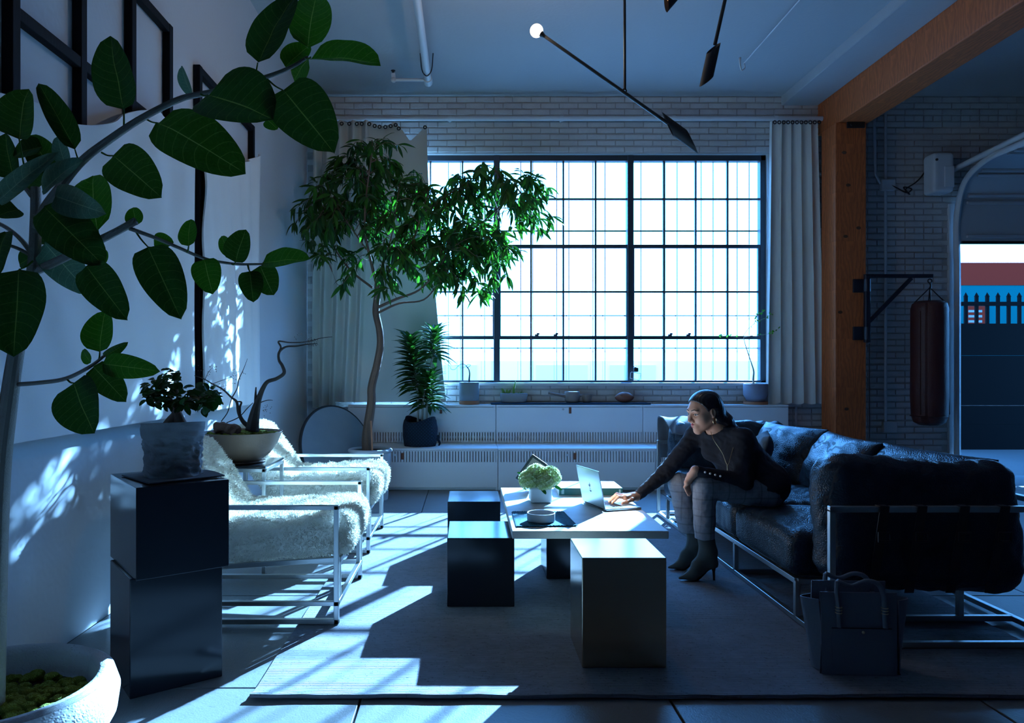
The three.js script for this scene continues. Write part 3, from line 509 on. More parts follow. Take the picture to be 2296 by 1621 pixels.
{
  const W = 0.76, tw = 0.024, mk = (name, label, pos) => {
    const c = thing(name, label, 'armchair', pos, 'sheepskin armchairs along the wall');
    // x forward (front at 0), back at -0.82; z across, +-W/2
    const p = (x, y, z) => V(x, y, z);
    for (const s of [1, -1]) {
      const z = s * (W / 2 - tw / 2);
      part(c, 'leg', bar(p(-tw / 2, 0, z), p(-tw / 2, 0.55, z), tw), M.steel);
      part(c, 'leg', bar(p(-0.80, 0, z), p(-0.80, 0.55, z), tw), M.steel);
      part(c, 'arm_rail', bar(p(-0.812, 0.54, z), p(0, 0.54, z), tw, tw * 0.9), M.steel);
      part(c, 'floor_rail', bar(p(-0.8, tw / 2, z), p(0, tw / 2, z), tw), M.steel);
      part(c, 'side_rail', bar(p(-0.8, 0.095, z), p(0, 0.095, z), tw * 0.9), M.steel);
      part(c, 'seat_post', bar(p(-tw / 2, 0.095, s * (W / 2 - 0.075)), p(-tw / 2, 0.285, s * (W / 2 - 0.075)), 0.02), M.steel);
      part(c, 'seat_rail', bar(p(-0.8, 0.235, s * (W / 2 - 0.075)), p(0, 0.285, s * (W / 2 - 0.075)), 0.024), M.steel);
    }
    part(c, 'front_rail', bar(p(-tw / 2, 0.095, -W / 2), p(-tw / 2, 0.095, W / 2), tw), M.steel);
    part(c, 'front_rail', bar(p(-tw / 2, 0.28, -W / 2 + 0.07), p(-tw / 2, 0.28, W / 2 - 0.07), tw), M.steel);
    part(c, 'back_rail', bar(p(-0.80, 0.54, -W / 2), p(-0.80, 0.54, W / 2), tw), M.steel);
    part(c, 'back_rail', bar(p(-0.80, tw / 2, -W / 2), p(-0.80, tw / 2, W / 2), tw), M.steel);
    return c;
  };
  const lump = (a, b, k) => (p, n) => 0.012 * nz(p.x * 5 + a, p.y * 5, p.z * 5) + 0.009 * nz(p.x * 22, p.y * 22 + b, p.z * 22) + 0.006 * nz(p.x * 55, p.y * 55, p.z * 55 + b) - (k && p.y > 0.02 ? 0 : 0);
  const c1 = mk('armchair', 'nearer steel armchair with a smooth white sheepskin seat', [-0.60, 0.0125, -3.785]);
  const seat = softBox(0.70, 0.20, 0.66, 0.07, [60, 20, 56], lump(1, 2)).rotateZ(0.06).translate(-0.30, 0.385, 0);
  const s1 = part(c1, 'seat_fleece', seat, M.fleece); fur(s1, seat, 26000, flM, 11);
  const back = softBox(0.17, 0.56, 0.64, 0.08, [20, 50, 54], lump(5, 7)).rotateZ(0.58).translate(-0.74, 0.56, 0);
  const b1 = part(c1, 'back_fleece', back, M.fleece); fur(b1, back, 16000, flM, 12);
  const c2 = mk('armchair', 'farther steel armchair with a shaggy ribbed sheepskin seat', [-0.63, 0.0125, -5.09]);
  const rib = (p, n) => 0.022 * Math.abs(Math.sin(p.y * 46 + 1.2 * nz(p.x * 4, 2, p.z * 4))) * Math.abs(n.z) + 0.014 * Math.abs(Math.sin(p.x * 34)) * Math.max(0, n.y) + lump(3, 9)(p, n);
  const seat2 = softBox(0.72, 0.20, 0.66, 0.075, [60, 24, 56], rib).rotateZ(0.06).translate(-0.31, 0.385, 0);
  const s2 = part(c2, 'seat_fleece', seat2, M.fleece); fur(s2, seat2, 22000, flM, 13, 1.25);
  const back2 = softBox(0.17, 0.58, 0.64, 0.08, [20, 50, 54], lump(8, 4)).rotateZ(0.62).translate(-0.73, 0.555, 0);
  const b2 = part(c2, 'back_fleece', back2, M.fleece); fur(b2, back2, 14000, flM, 14, 1.2);
}
// ---------------------------------------------------------------- side table between the armchairs
{
  const t = thing('side_table', 'small square steel side table between the two armchairs', 'table', [-1.40, 0, -4.44]), w = 0.022;
  const x0 = -1.66, x1 = -1.165, z0 = -4.65, z1 = -4.225, h = 0.635;
  wpart(t, 'table_top', rbox(x0, x1, h - 0.012, h, z0, z1, 0.003, 1), M.blackSteel);
  for (const x of [x0 + w / 2, x1 - w / 2]) for (const z of [z0 + w / 2, z1 - w / 2]) wpart(t, 'leg', bar(V(x, 0, z), V(x, h - 0.012, z), w), M.steel);
  for (const z of [z0 + w / 2, z1 - w / 2]) wpart(t, 'rail', bar(V(x0, h - 0.024, z), V(x1, h - 0.024, z), w), M.steel);
  for (const x of [x0 + w / 2, x1 - w / 2]) wpart(t, 'rail', bar(V(x, h - 0.024, z0), V(x, h - 0.024, z1), w), M.steel);
}
// ---------------------------------------------------------------- leather sofa
{
  const X0 = 1.545, X1 = 2.56, ZN = -3.13, ZE = -5.98, tw = 0.026, s = thing('sofa', 'long dark leather sofa on a thin steel tube frame', 'sofa', [2.05, 0.012, -4.55]);
  const b = (n, a, c, w = tw) => wpart(s, n, bar(V(...a), V(...c), w), M.steel), y0 = 0.012 + tw / 2, yt = 0.60;
  for (const z of [ZN, ZE]) { b('arm_post', [X0, 0.012, z], [X0, yt, z]); b('arm_post', [X1, 0.012, z], [X1, yt, z]); b('arm_rail', [X0 - tw / 2, yt, z], [X1 + tw / 2, yt, z]); b('floor_rail', [X0, y0, z], [X1, y0, z]); }
  b('floor_rail', [X0, y0, ZN], [X0, y0, ZE]); b('floor_rail', [X1, y0, ZN], [X1, y0, ZE]); b('back_rail', [X1, yt, ZN], [X1, yt, ZE]);
  const zn = -3.46, ze = -5.70, ys = 0.20;
  b('seat_rail', [X0, ys, zn], [X0, ys, ze]); b('seat_rail', [2.31, ys, zn], [2.31, ys, ze]);
  for (const z of [zn, -4.25, ze]) { b('seat_rail', [X0, ys, z], [2.31, ys, z]); b('floor_rail', [X0, y0, z], [X1, y0, z]); b('leg', [X0, y0, z], [X0, ys, z]); b('leg', [2.31, y0, z], [2.31, ys, z]); }
  const zs = [-3.44, -4.19, -4.94, -5.72];
  for (let i = 0; i < 3; i++) {
    const d = zs[i] - zs[i + 1], g = softBox(0.86, 0.21, d + 0.01, 0.065, [60, 16, 56], (p, n) => 0.018 * Math.max(0, n.y) * (1 - Math.pow(Math.abs(p.z) / d * 2, 2)) + 0.008 * nz(p.x * 5 + i * 3, p.y * 4, p.z * 5) + 0.009 * nz(p.x * 3.5 + i, i, p.z * 15 + 6 * nz(p.x * 3, 1, i)) * Math.max(0, n.y) + 0.005 * nz(p.x * 26 + 3 * nz(p.z * 6, 2, i), p.y * 9, p.z * 9 + i)).translate(1.94, 0.318, (zs[i] + zs[i + 1]) / 2);
    const c = wpart(s, 'seat_cushion', g, M.leather);
    const e = d / 2 - 0.012, zc = (zs[i] + zs[i + 1]) / 2;
    wparts(c, 'piping', [limb([V(1.53, 0.40, zc - e + 0.03), V(1.525, 0.405, zc), V(1.53, 0.40, zc + e - 0.03)], [0.004, 0.004, 0.004], 6, 6), limb([V(1.53, 0.24, zc - e + 0.03), V(1.525, 0.235, zc), V(1.53, 0.24, zc + e - 0.03)], [0.004, 0.004, 0.004], 6, 6)], M.leather);
  }
  for (let i = 0; i < 7; i++) wpart(s, 'seat_strap', rbox(X0, 2.31, ys + 0.012, ys + 0.017, zn - 0.2 - i * 0.3 - 0.03, zn - 0.2 - i * 0.3 + 0.03, 0.002, 1), M.strap);
  // straps with buckles over both arms
  for (const [z, out] of [[ZN, 1], [ZE, -1]]) for (const x of [1.76, 1.92, 2.10, 2.27]) {
    const st = wpart(s, 'strap', cloth((a, t) => { const y = t < 0.1 ? yt + 0.016 : lerp(yt + 0.016, 0.22, (t - 0.1) / 0.9), o = t < 0.1 ? lerp(-0.02, 0.022, t / 0.1) : 0.022; return [x + (a - 0.5) * 0.04, y, z + out * o - out * 0.11 * Math.max(0, t - 0.12)]; }, 2, 20, 0.004), M.strap);
    wpart(st, 'buckle', [rbox(x - 0.028, x + 0.028, 0.462, 0.470, z + out * 0.014, z + out * 0.024, 0.002, 1), rbox(x - 0.028, x + 0.028, 0.498, 0.506, z + out * 0.014, z + out * 0.024, 0.002, 1), rbox(x - 0.028, x - 0.021, 0.464, 0.504, z + out * 0.014, z + out * 0.024, 0.002, 1), rbox(x + 0.021, x + 0.028, 0.464, 0.504, z + out * 0.014, z + out * 0.024, 0.002, 1)], M.iron);
  }
  // cushions tied to the arms
  const slump = (k) => (p, n) => 0.022 * nz(p.x * 4 + k, p.y * 4, p.z * 4) + 0.011 * nz(p.x * 11 + k, p.y * 13 + 3 * nz(p.x * 5, 1, k), p.z * 9) + 0.006 * nz(p.x * 26, p.y * 26 + k, p.z * 20) + 0.03 * Math.pow(Math.abs(p.x) / 0.45, 6) * Math.max(0, p.y / 0.29) * Math.max(0, n.y);
  const armN = softBox(0.88, 0.58, 0.24, 0.105, [56, 40, 18], slump(2)).rotateZ(-0.07).rotateX(-0.20).translate(2.02, 0.50, -3.34), an = wpart(s, 'arm_cushion', armN, M.leather);
  const armF = softBox(0.90, 0.56, 0.22, 0.10, [50, 36, 16], slump(7)).rotateX(0.16).translate(2.03, 0.50, -5.80); wpart(s, 'arm_cushion', armF, M.leather);
  // back cushions: things that lie on the seat
  const back = (label, z, w, h, turn, lean, x, sd, m = M.leather, t = 0.24) => { const g = pillow(w, h, t, 0.016, sd, 40).rotateX(-lean).rotateY(-Math.PI / 2 + turn), o = solo('sofa_cushion', label, 'cushion', g.translate(x, 0.42 + h / 2 * Math.cos(lean) - 0.015, z), m, [x, 0.42, z], 'loose cushions on the leather sofa'); return o; };
  back('puffed dark leather back cushion nearest the steel arm with buckled straps', -3.80, 0.80, 0.42, 0.10, 0.50, 2.32, 1.1);
  back('puffed dark leather back cushion in the middle of the sofa back', -4.55, 0.82, 0.42, -0.12, 0.48, 2.28, 3.4);
  back('puffed dark leather back cushion at the far end behind the grey pillow', -5.26, 0.74, 0.42, 0.16, 0.42, 2.26, 6.2);
  back('small grey fabric pillow behind the seated woman', -5.05, 0.44, 0.38, -0.35, 0.40, 1.98, 8.8, M.linenDark, 0.15);
}
// ---------------------------------------------------------------- leaves
// an ovate leaf along +y, width along x, facing +z; profile: fraction of the half width at t
function leafGeo(L, Wd, shape, o = {}) {
  const { cup = 0.15, droop = 0.2, wave = 0.02, ns = 8, nt = 12, sd = 0, fold = 0 } = o;
  return sheet((s, t) => {
    const a = s * 2 - 1, h = Wd / 2 * shape(t), x = a * h * Math.cos(fold * Math.abs(a)), z = cup * Math.abs(a) * h + Math.sin(fold * Math.abs(a)) * h - droop * L * t * t + wave * L * nz(a * 1.5 + sd, t * 3, sd);
    return [x, L * t * (1 - 0.15 * droop * t), z];
  }, ns, nt);
}
const ovate = (t) => Math.pow(Math.sin(Math.PI * Math.pow(clamp(t, 0, 1), 0.75)), 0.5);
const lance = (t) => Math.pow(Math.sin(Math.PI * Math.pow(t, 0.85)), 0.8);
function frameTo(m, base, dir, face, roll = 0) {       // y along dir, z as near to face as it can be
  const y = dir.clone().normalize(), z = face.clone().sub(y.clone().multiplyScalar(face.dot(y))).normalize(), x = y.clone().cross(z);
  const q = new THREE.Matrix4().makeBasis(x, y, z); m.quaternion.setFromRotationMatrix(q).multiply(new THREE.Quaternion().setFromAxisAngle(V(0, 1, 0), roll)); m.position.copy(base); return m;
}
function veined(base, vein, edge) {                    // leaf colour with midrib and side veins
  const N = 256, c = document.createElement('canvas'); c.width = c.height = N; const g = c.getContext('2d');
  g.fillStyle = base; g.fillRect(0, 0, N, N); g.lineCap = 'round';
  for (let i = 0; i < 900; i++) { g.fillStyle = i % 2 ? 'rgba(255,255,255,0.025)' : 'rgba(0,0,0,0.05)'; g.fillRect(rnd() * N, rnd() * N, 4 + rnd() * 10, 2 + rnd() * 5); }
  g.strokeStyle = vein; g.lineWidth = 5; g.beginPath(); g.moveTo(N / 2, 0); g.lineTo(N / 2, N); g.stroke();
  g.globalAlpha = 0.55; g.lineWidth = 1.6; for (let k = 0; k < 8; k++) for (const s of [-1, 1]) { const y = N * (1 - (0.03 + k * 0.115)); g.beginPath(); g.moveTo(N / 2, y); g.quadraticCurveTo(N / 2 + s * N * 0.28, y - N * 0.05, N / 2 + s * N * 0.47, y - N * 0.17); g.stroke(); }
  g.globalAlpha = 1; g.strokeStyle = edge; g.lineWidth = 4; g.strokeRect(0, 0, N, N);
  const t = new THREE.CanvasTexture(c); t.colorSpace = THREE.SRGBColorSpace; return t;
}
const leafMat = (base, vein, edge, rough = 0.46, through = 0.3) => mat([1, 1, 1], 1, 0, { specularIntensity: 0.3, clearcoat: 0.35, clearcoatRoughness: rough, map: veined(base, vein, edge), transmission: through, thickness: 0, ownUV: true });
// ---------------------------------------------------------------- large rubber tree in the foreground with its planter
{
  const planter = thing('planter', 'wide round pale concrete planter at the near left corner', 'planter', [-1.42, 0, -2.20]);
  const prof = [[0, 0.0], [0.22, 0.0], [0.29, 0.05], [0.335, 0.13], [0.345, 0.20], [0.328, 0.252], [0.31, 0.262], [0.285, 0.258], [0.272, 0.24], [0.268, 0.20], [0.26, 0.15], [0, 0.15]];
  const sp = (n) => tex(512, (x, y) => { const a = n16(x, y), b = n128(x, y), c = n4(x, y); const s = 0.80 + 0.2 * c + 0.1 * (a - 0.5) - (b > 0.90 && a > 0.45 ? 0.45 : 0); return [s, s, s]; }, 0.5);
  part(planter, 'bowl', lathe(prof, 64), mat([0.62, 0.63, 0.66], 0.8, 0, { map: sp(), bumpMap: T.fine, bumpScale: 0.002 }));
  part(planter, 'soil', new THREE.CylinderGeometry(0.258, 0.258, 0.03, 40).translate(0, 0.16, 0), M.soil);
  const mo = []; const s0 = seed; seed = 55; for (let i = 0; i < 260; i++) { const a = rnd() * 6.28, r = 0.245 * Math.sqrt(rnd()); mo.push(new THREE.IcosahedronGeometry(rr(0.012, 0.028), 1).scale(1, 0.6, 1).translate(Math.cos(a) * r, 0.178 + rr(0, 0.012), Math.sin(a) * r)); } seed = s0;
  part(planter, 'moss', mo, M.moss).userData.kind = 'stuff';

  const tree = thing('rubber_tree', 'tall broad leaved fig tree with large dark leaves at left front', 'tree', [-1.42, 0.17, -2.20]);
  const D = 2.2, P = (u, v, d = D) => at(u, v, d);
  const trunk = wpart(tree, 'trunk', limb([V(-1.42, 0.14, -2.2), P(2, 1060), P(20, 900), P(38, 780), P(74, 610), P(80, 500), P(80, 420)], [0.03, 0.027, 0.025, 0.022, 0.018, 0.016, 0.014], 14), M.barkPale);
  const br = (pts, r, m = M.barkPale) => wpart(tree, 'branch', limb(pts.map((p) => P(...p)), r, 10), m);
  br([[80, 520, 2.2], [100, 470, 2.18], [135, 420, 2.15], [185, 360, 2.12], [250, 310, 2.1], [320, 264, 2.1], [410, 220, 2.12], [470, 207, 2.14], [590, 175, 2.16], [650, 152, 2.18], [690, 128, 2.2]], [0.017, 0.015, 0.013, 0.012, 0.011, 0.010, 0.009, 0.008, 0.007, 0.006, 0.005]);
  br([[80, 608, 2.2], [140, 580, 2.16], [210, 545, 2.13], [260, 520, 2.1], [305, 495, 2.1]], [0.013, 0.0125, 0.012, 0.011, 0.011]);
  br([[290, 512, 2.1], [340, 530, 2.12], [400, 555, 2.14], [460, 580, 2.16], [530, 592, 2.18], [590, 592, 2.2]], [0.006, 0.0055, 0.005, 0.0045, 0.004, 0.003]);
  br([[38, 862, 2.2], [90, 858, 2.16], [150, 848, 2.12], [205, 820, 2.1], [235, 797, 2.1]], [0.007, 0.0065, 0.006, 0.005, 0.004]);
  br([[76, 575, 2.2], [45, 535, 2.24], [5, 505, 2.28], [-60, 480, 2.3]], [0.008, 0.007, 0.006, 0.005]);
  br([[74, 575, 2.2], [30, 553, 2.2], [-40, 540, 2.2]], [0.006, 0.005, 0.004]);
  br([[72, 440, 2.2], [55, 420, 2.22], [30, 395, 2.24], [0, 380, 2.26]], [0.008, 0.006, 0.005, 0.004]);
  const mats = [leafMat('#2a5210', '#7f8f4a', '#35562a'), leafMat('#234a12', '#75873f', '#2c4a22'), leafMat('#356c12', '#8ea650', '#3f6c2c')], pale = leafMat('#5c7f62', '#9fb58a', '#5c7f62');
  // base u v, tip u v, width px, depth at base and tip, material, roll, [curl, notch]
  const LV = [
    [278, 245, 236, 84, 108, 2.08, 2.0, 1, 0.1], [168, 335, 88, 180, 56, 2.1, 2.05, 1, 0.5], [43, 312, 45, 198, 98, 2.15, 2.1, 0, 0.1], [352, 275, 530, 352, 118, 2.08, 2.0, 0, 0], [467, 213, 605, 250, 158, 2.1, 2.02, 1, 0.1],
    [636, 203, 738, 322, 118, 2.12, 2.02, 1, -0.1], [580, 140, 640, -30, 96, 2.12, 2.1, 1, 0.2], [690, 108, 705, -40, 84, 2.2, 2.25, 2, 0.1], [697, 130, 846, 128, 92, 2.18, 2.1, 2, 0.35], [692, 132, 652, 178, 60, 2.25, 2.3, 2, 0],
    [254, 349, 344, 424, 94, 2.05, 1.98, 0, 0.1], [220, 516, 188, 380, 100, 2.14, 2.16, 2, 0], [100, 465, 222, 583, 92, 2.12, 2.05, 1, 0.1], [193, 596, 272, 702, 76, 2.08, 2.0, 1, 0], [331, 553, 399, 699, 86, 2.06, 2.0, 1, 0],
    [423, 552, 419, 488, 42, 2.14, 2.14, 2, 0], [458, 582, 474, 653, 58, 2.15, 2.1, 2, 0.2], [528, 588, 546, 515, 55, 2.17, 2.15, 0, 0], [519, 573, 490, 525, 28, 2.2, 2.22, 2, 0.3], [560, 608, 567, 670, 48, 2.18, 2.15, 0, 0],
    [590, 591, 686, 572, 50, 2.18, 2.1, 2, 0.3], [583, 596, 610, 658, 56, 2.2, 2.18, 0, 0], [307, 505, 295, 463, 36, 2.12, 2.12, 2, 0], [345, 540, 386, 541, 32, 2.16, 2.16, 2, 0.2], [44, 604, 24, 788, 112, 2.05, 1.95, 1, 0],
    [166, 859, 197, 964, 104, 2.08, 2.0, 1, 0], [224, 789, 226, 694, 68, 2.12, 2.12, 2, 0], [231, 816, 329, 827, 50, 2.1, 2.02, 2, 0.2], [210, 823, 276, 893, 58, 2.12, 2.05, 0, 0.1], [235, 799, 283, 771, 24, 2.14, 2.12, 0, 0.6],
    [204, 813, 178, 783, 24, 2.12, 2.14, 2, 0.2], [95, 330, 22, 338, 52, 2.2, 2.18, 0, 0.1], [30, 402, 5, 300, 62, 2.24, 2.2, 1, 0.2], [-8, 455, 106, 347, 44, 2.1, 2.0, 3, 0.5], [95, 430, 162, 350, 56, 2.1, 2.04, 3, 0.3],
    [147, 372, 124, 303, 32, 2.12, 2.1, 3, 0.4], [60, 425, 112, 355, 62, 2.25, 2.22, 1, 0], [42, 470, -8, 480, 62, 2.15, 2.1, 1, 0], [75, 522, 140, 532, 50, 2.26, 2.24, 1, 0], [100, 545, 182, 640, 72, 2.22, 2.15, 3, 0.1],
    [66, 580, 42, 592, 42, 2.24, 2.24, 1, 0], [125, 440, 216, 472, 62, 2.08, 2.0, 3, 0.3], [432, 213, 393, 142, 28, 2.2, 2.22, 3, 0.5], [598, 268, 622, 286, 36, 2.25, 2.25, 2, 0], [222, 592, 236, 560, 28, 2.2, 2.2, 2, 0],
    [120, 385, 60, 300, 60, 2.22, 2.2, 0, 0.2], [12, 520, -20, 600, 60, 2.2, 2.1, 1, 0], [640, 150, 690, 95, 50, 2.24, 2.22, 2, 0.2],
  ];
  const all = [...mats, pale];
  LV.forEach(([u0, v0, u1, v1, w, d0, d1, mi, roll], i) => {
    const a = P(u0, v0, d0), b = P(u1, v1, d1), L = a.distanceTo(b), Wm = 1.14 * w * (d0 + d1) / 2 / F;
    const g = leafGeo(L * 1.03, Wm, ovate, { cup: 0.10 + 0.1 * (i % 3), droop: 0.10 + 0.05 * (i % 4), wave: 0.035, sd: i * 1.7, ns: 10, nt: 14, fold: roll > 0.4 ? 0.5 : 0.12 });
    const m = new THREE.Mesh(g, all[mi]); m.name = 'leaf'; m.castShadow = m.receiveShadow = true; frameTo(m, a, b.clone().sub(a), V(0.12 * ((i % 5) - 2), 0.3, 1), roll * (i % 2 ? 1 : -1)); m.position.sub(tree.position); tree.add(m);
  });
  // leaf stalks
  const st = [[278, 245, 278, 282], [168, 335, 178, 362], [355, 276, 325, 265], [467, 213, 450, 211], [636, 203, 600, 178], [578, 140, 570, 178], [697, 128, 685, 130], [254, 349, 228, 342], [220, 516, 222, 540], [331, 553, 300, 512], [423, 552, 420, 565], [528, 588, 520, 592], [560, 608, 556, 595], [166, 859, 150, 850], [224, 789, 222, 806], [44, 604, 74, 585], [43, 312, 60, 400]];
  for (const [a, b, c, d] of st) wpart(tree, 'petiole', limb([P(a, b, 2.1), P((a + c) / 2, (b + d) / 2 + 3, 2.11), P(c, d, 2.12)], [0.002, 0.0025, 0.003], 6, 3), mats[2]);
}
// ---------------------------------------------------------------- narrow leaved fig tree by the window
{
  const D = 6.85, P = (u, v, d = D) => at(u, v, d), base = V(-0.9, 0, -6.75);
  const pot = thing('tree_pot', 'white cloth pot holding the narrow leaved tree by the cabinets', 'pot', [base.x, 0, base.z]);
  part(pot, 'cloth_wrap', sheet((s, t) => { const a = s * Math.PI * 2, r = lerp(0.165, 0.185, t) * (1 + 0.05 * nz(Math.cos(a) * 2, t * 3, Math.sin(a) * 2) + 0.02 * nz(Math.cos(a) * 6, t * 9, Math.sin(a) * 6)); return [Math.cos(a) * r, t * 0.45, -Math.sin(a) * r]; }, 48, 24), M.linen);
  part(pot, 'rolled_rim', new THREE.TorusGeometry(0.185, 0.018, 10, 40).rotateX(Math.PI / 2).translate(0, 0.445, 0), M.linen);
  part(pot, 'soil', new THREE.CylinderGeometry(0.178, 0.17, 0.04, 32).translate(0, 0.40, 0), M.soil);
  part(pot, 'base', new THREE.CylinderGeometry(0.16, 0.16, 0.01, 32).translate(0, 0.005, 0), M.linen);
  const t = thing('fig_tree', 'slender indoor tree with a crown of narrow drooping leaves', 'tree', [base.x, 0.42, base.z]);
  const path = [[820, 1015, 6.75], [822, 985, 6.78], [833, 900, 6.82], [833, 870, 6.85], [846, 815, 6.85], [853, 770, 6.85], [850, 735, 6.85], [843, 700, 6.85], [846, 660, 6.85], [846, 635, 6.85]];
  wpart(t, 'trunk', limb([V(-0.92, 0.40, -6.76), ...path.slice(1).map((p) => P(...p))], [0.05, 0.045, 0.04, 0.038, 0.036, 0.034, 0.032, 0.033, 0.03, 0.026], 14), M.bark);
  const brs = [
    [[[846, 640], [835, 600], [822, 540], [818, 480], [826, 400], [835, 340]], 0.017], [[[846, 640], [880, 600], [925, 540], [945, 480], [960, 430]], 0.015], [[[835, 645], [790, 610], [755, 565], [735, 520], [715, 480]], 0.012],
    [[[845, 690], [890, 670], [940, 650], [985, 600], [1005, 560]], 0.015], [[[850, 700], [895, 680], [950, 672], [985, 635], [1030, 590]], 0.012], [[[925, 560], [960, 540], [1010, 520], [1080, 500], [1140, 470]], 0.011],
    [[[945, 480], [1000, 440], [1060, 400], [1090, 370]], 0.009], [[[1010, 520], [1080, 570], [1120, 580]], 0.007], [[[1080, 500], [1150, 440], [1200, 420]], 0.007], [[[822, 560], [780, 500], [740, 440]], 0.008], [[[830, 420], [800, 370], [810, 330]], 0.006],
    [[[846, 640], [860, 590], [880, 520], [890, 450]], 0.010], [[[790, 610], [760, 640], [745, 610]], 0.004], [[[1000, 600], [1060, 620], [1110, 600]], 0.006],
  ];
  const nodes = [];
  brs.forEach(([b, r], i) => { const off = ((i * 37) % 11 - 5) * 0.05, pts = b.map((p, k) => P(p[0], p[1], D + off * k / (b.length - 1) * 1.6)); wpart(t, 'branch', limb(pts, pts.map((_, k) => r * (1 - 0.75 * k / (pts.length - 1))), 8, 5), M.bark); const c = new THREE.CatmullRomCurve3(pts); for (let k = 3; k <= 12; k++) nodes.push(c.getPoint(k / 12)); });
  const blobs = [[830, 350, 75, 45, 16], [770, 420, 70, 45, 16], [880, 410, 90, 50, 20], [715, 480, 60, 45, 14], [800, 480, 80, 50, 22], [900, 480, 90, 55, 26], [1000, 440, 90, 60, 18], [1080, 400, 90, 45, 16], [1060, 480, 100, 60, 20], [1160, 430, 75, 45, 14], [1190, 480, 55, 40, 10], [960, 540, 90, 60, 26], [1050, 560, 90, 60, 20], [1110, 540, 60, 50, 16], [1060, 620, 80, 40, 16], [880, 560, 80, 60, 14], [960, 620, 60, 40, 8], [760, 590, 50, 50, 6], [720, 520, 40, 40, 6], [860, 620, 40, 30, 3]];
  const lm = [leafMat('#205012', '#3c6a35', '#205012', 0.38, 0.5), leafMat('#2f6a14', '#4a7a3a', '#2f6a14', 0.38, 0.55), leafMat('#1b4412', '#356030', '#1b4412', 0.38, 0.45)];
  const lg = [0, 1, 2, 3].map((k) => leafGeo(0.165 - k * 0.014, 0.034 - 0.003 * (k % 2), lance, { cup: 0.35, droop: 0.22 + 0.1 * k, wave: 0.02, ns: 4, nt: 8, sd: k }));
  const twigs = [], leaves = [], s0 = seed; seed = 1234;
  for (const [u, v, ru, rv, n] of blobs) for (let k = 0; k < n * 1.25; k++) {
    const a = rnd() * 6.28, r = Math.sqrt(rnd()), q = P(u + Math.cos(a) * r * ru, v + Math.sin(a) * r * rv, D + rr(-0.42, 0.42));
    let best = nodes[0]; for (const m of nodes) if (m.distanceTo(q) < best.distanceTo(q)) best = m;
    const out = q.clone().sub(best), L = out.length(), mid = best.clone().lerp(q, 0.5).add(V(0, 0.05, 0)); twigs.push(limb([best, mid, q], [0.003, 0.0025, 0.0015], 5, 4));
    for (let j = 0; j < 9; j++) { const p = j < 6 ? best.clone().lerp(q, 0.4 + 0.12 * j) : q.clone(); p.y += 0.05 * Math.sin(Math.PI * Math.min(1, 0.5 + 0.12 * j)); leaves.push([p, V(rr(-1, 1), rr(-1.5, 0.15), rr(-1, 1)).addScaledVector(out.normalize(), 0.5).normalize(), Math.floor(rnd() * 4), Math.floor(rnd() * 3), rr(0.75, 1.2), rr(-0.6, 0.6)]); }
  }
  wpart(t, 'twigs', twigs, M.bark).userData.kind = 'stuff';
  leaves.sort((a, b) => b[0].z - a[0].z);
  const rest = [[], [], []];
  leaves.forEach(([p, dir, gi, mi, sc, roll], i) => {
    const m = new THREE.Mesh(lg[gi], lm[mi]); frameTo(m, p, dir, V(0, 0.8, 0.6), roll); m.scale.setScalar(sc);
    if (i < 300) { m.name = 'leaf'; m.castShadow = m.receiveShadow = true; m.position.sub(t.position); t.add(m); } else { m.updateMatrix(); rest[mi].push(lg[gi].clone().applyMatrix4(m.matrix)); }
  });
  rest.forEach((g, i) => { const f = join(g); f.translate(-t.position.x, -t.position.y, -t.position.z); const m = new THREE.Mesh(f, lm[i]); m.name = 'foliage'; m.userData.kind = 'stuff'; m.castShadow = m.receiveShadow = true; t.add(m); });
  seed = s0;
  const tube = thing('plant_stake', 'thin brown stake standing in the cloth pot beside the trunk', 'stake', [-0.875, 0.42, -6.7]);
  wpart(tube, 'cane', rod(V(-0.87, 0.41, -6.68), V(-0.885, 0.72, -6.70), 0.008), M.terracotta);
}
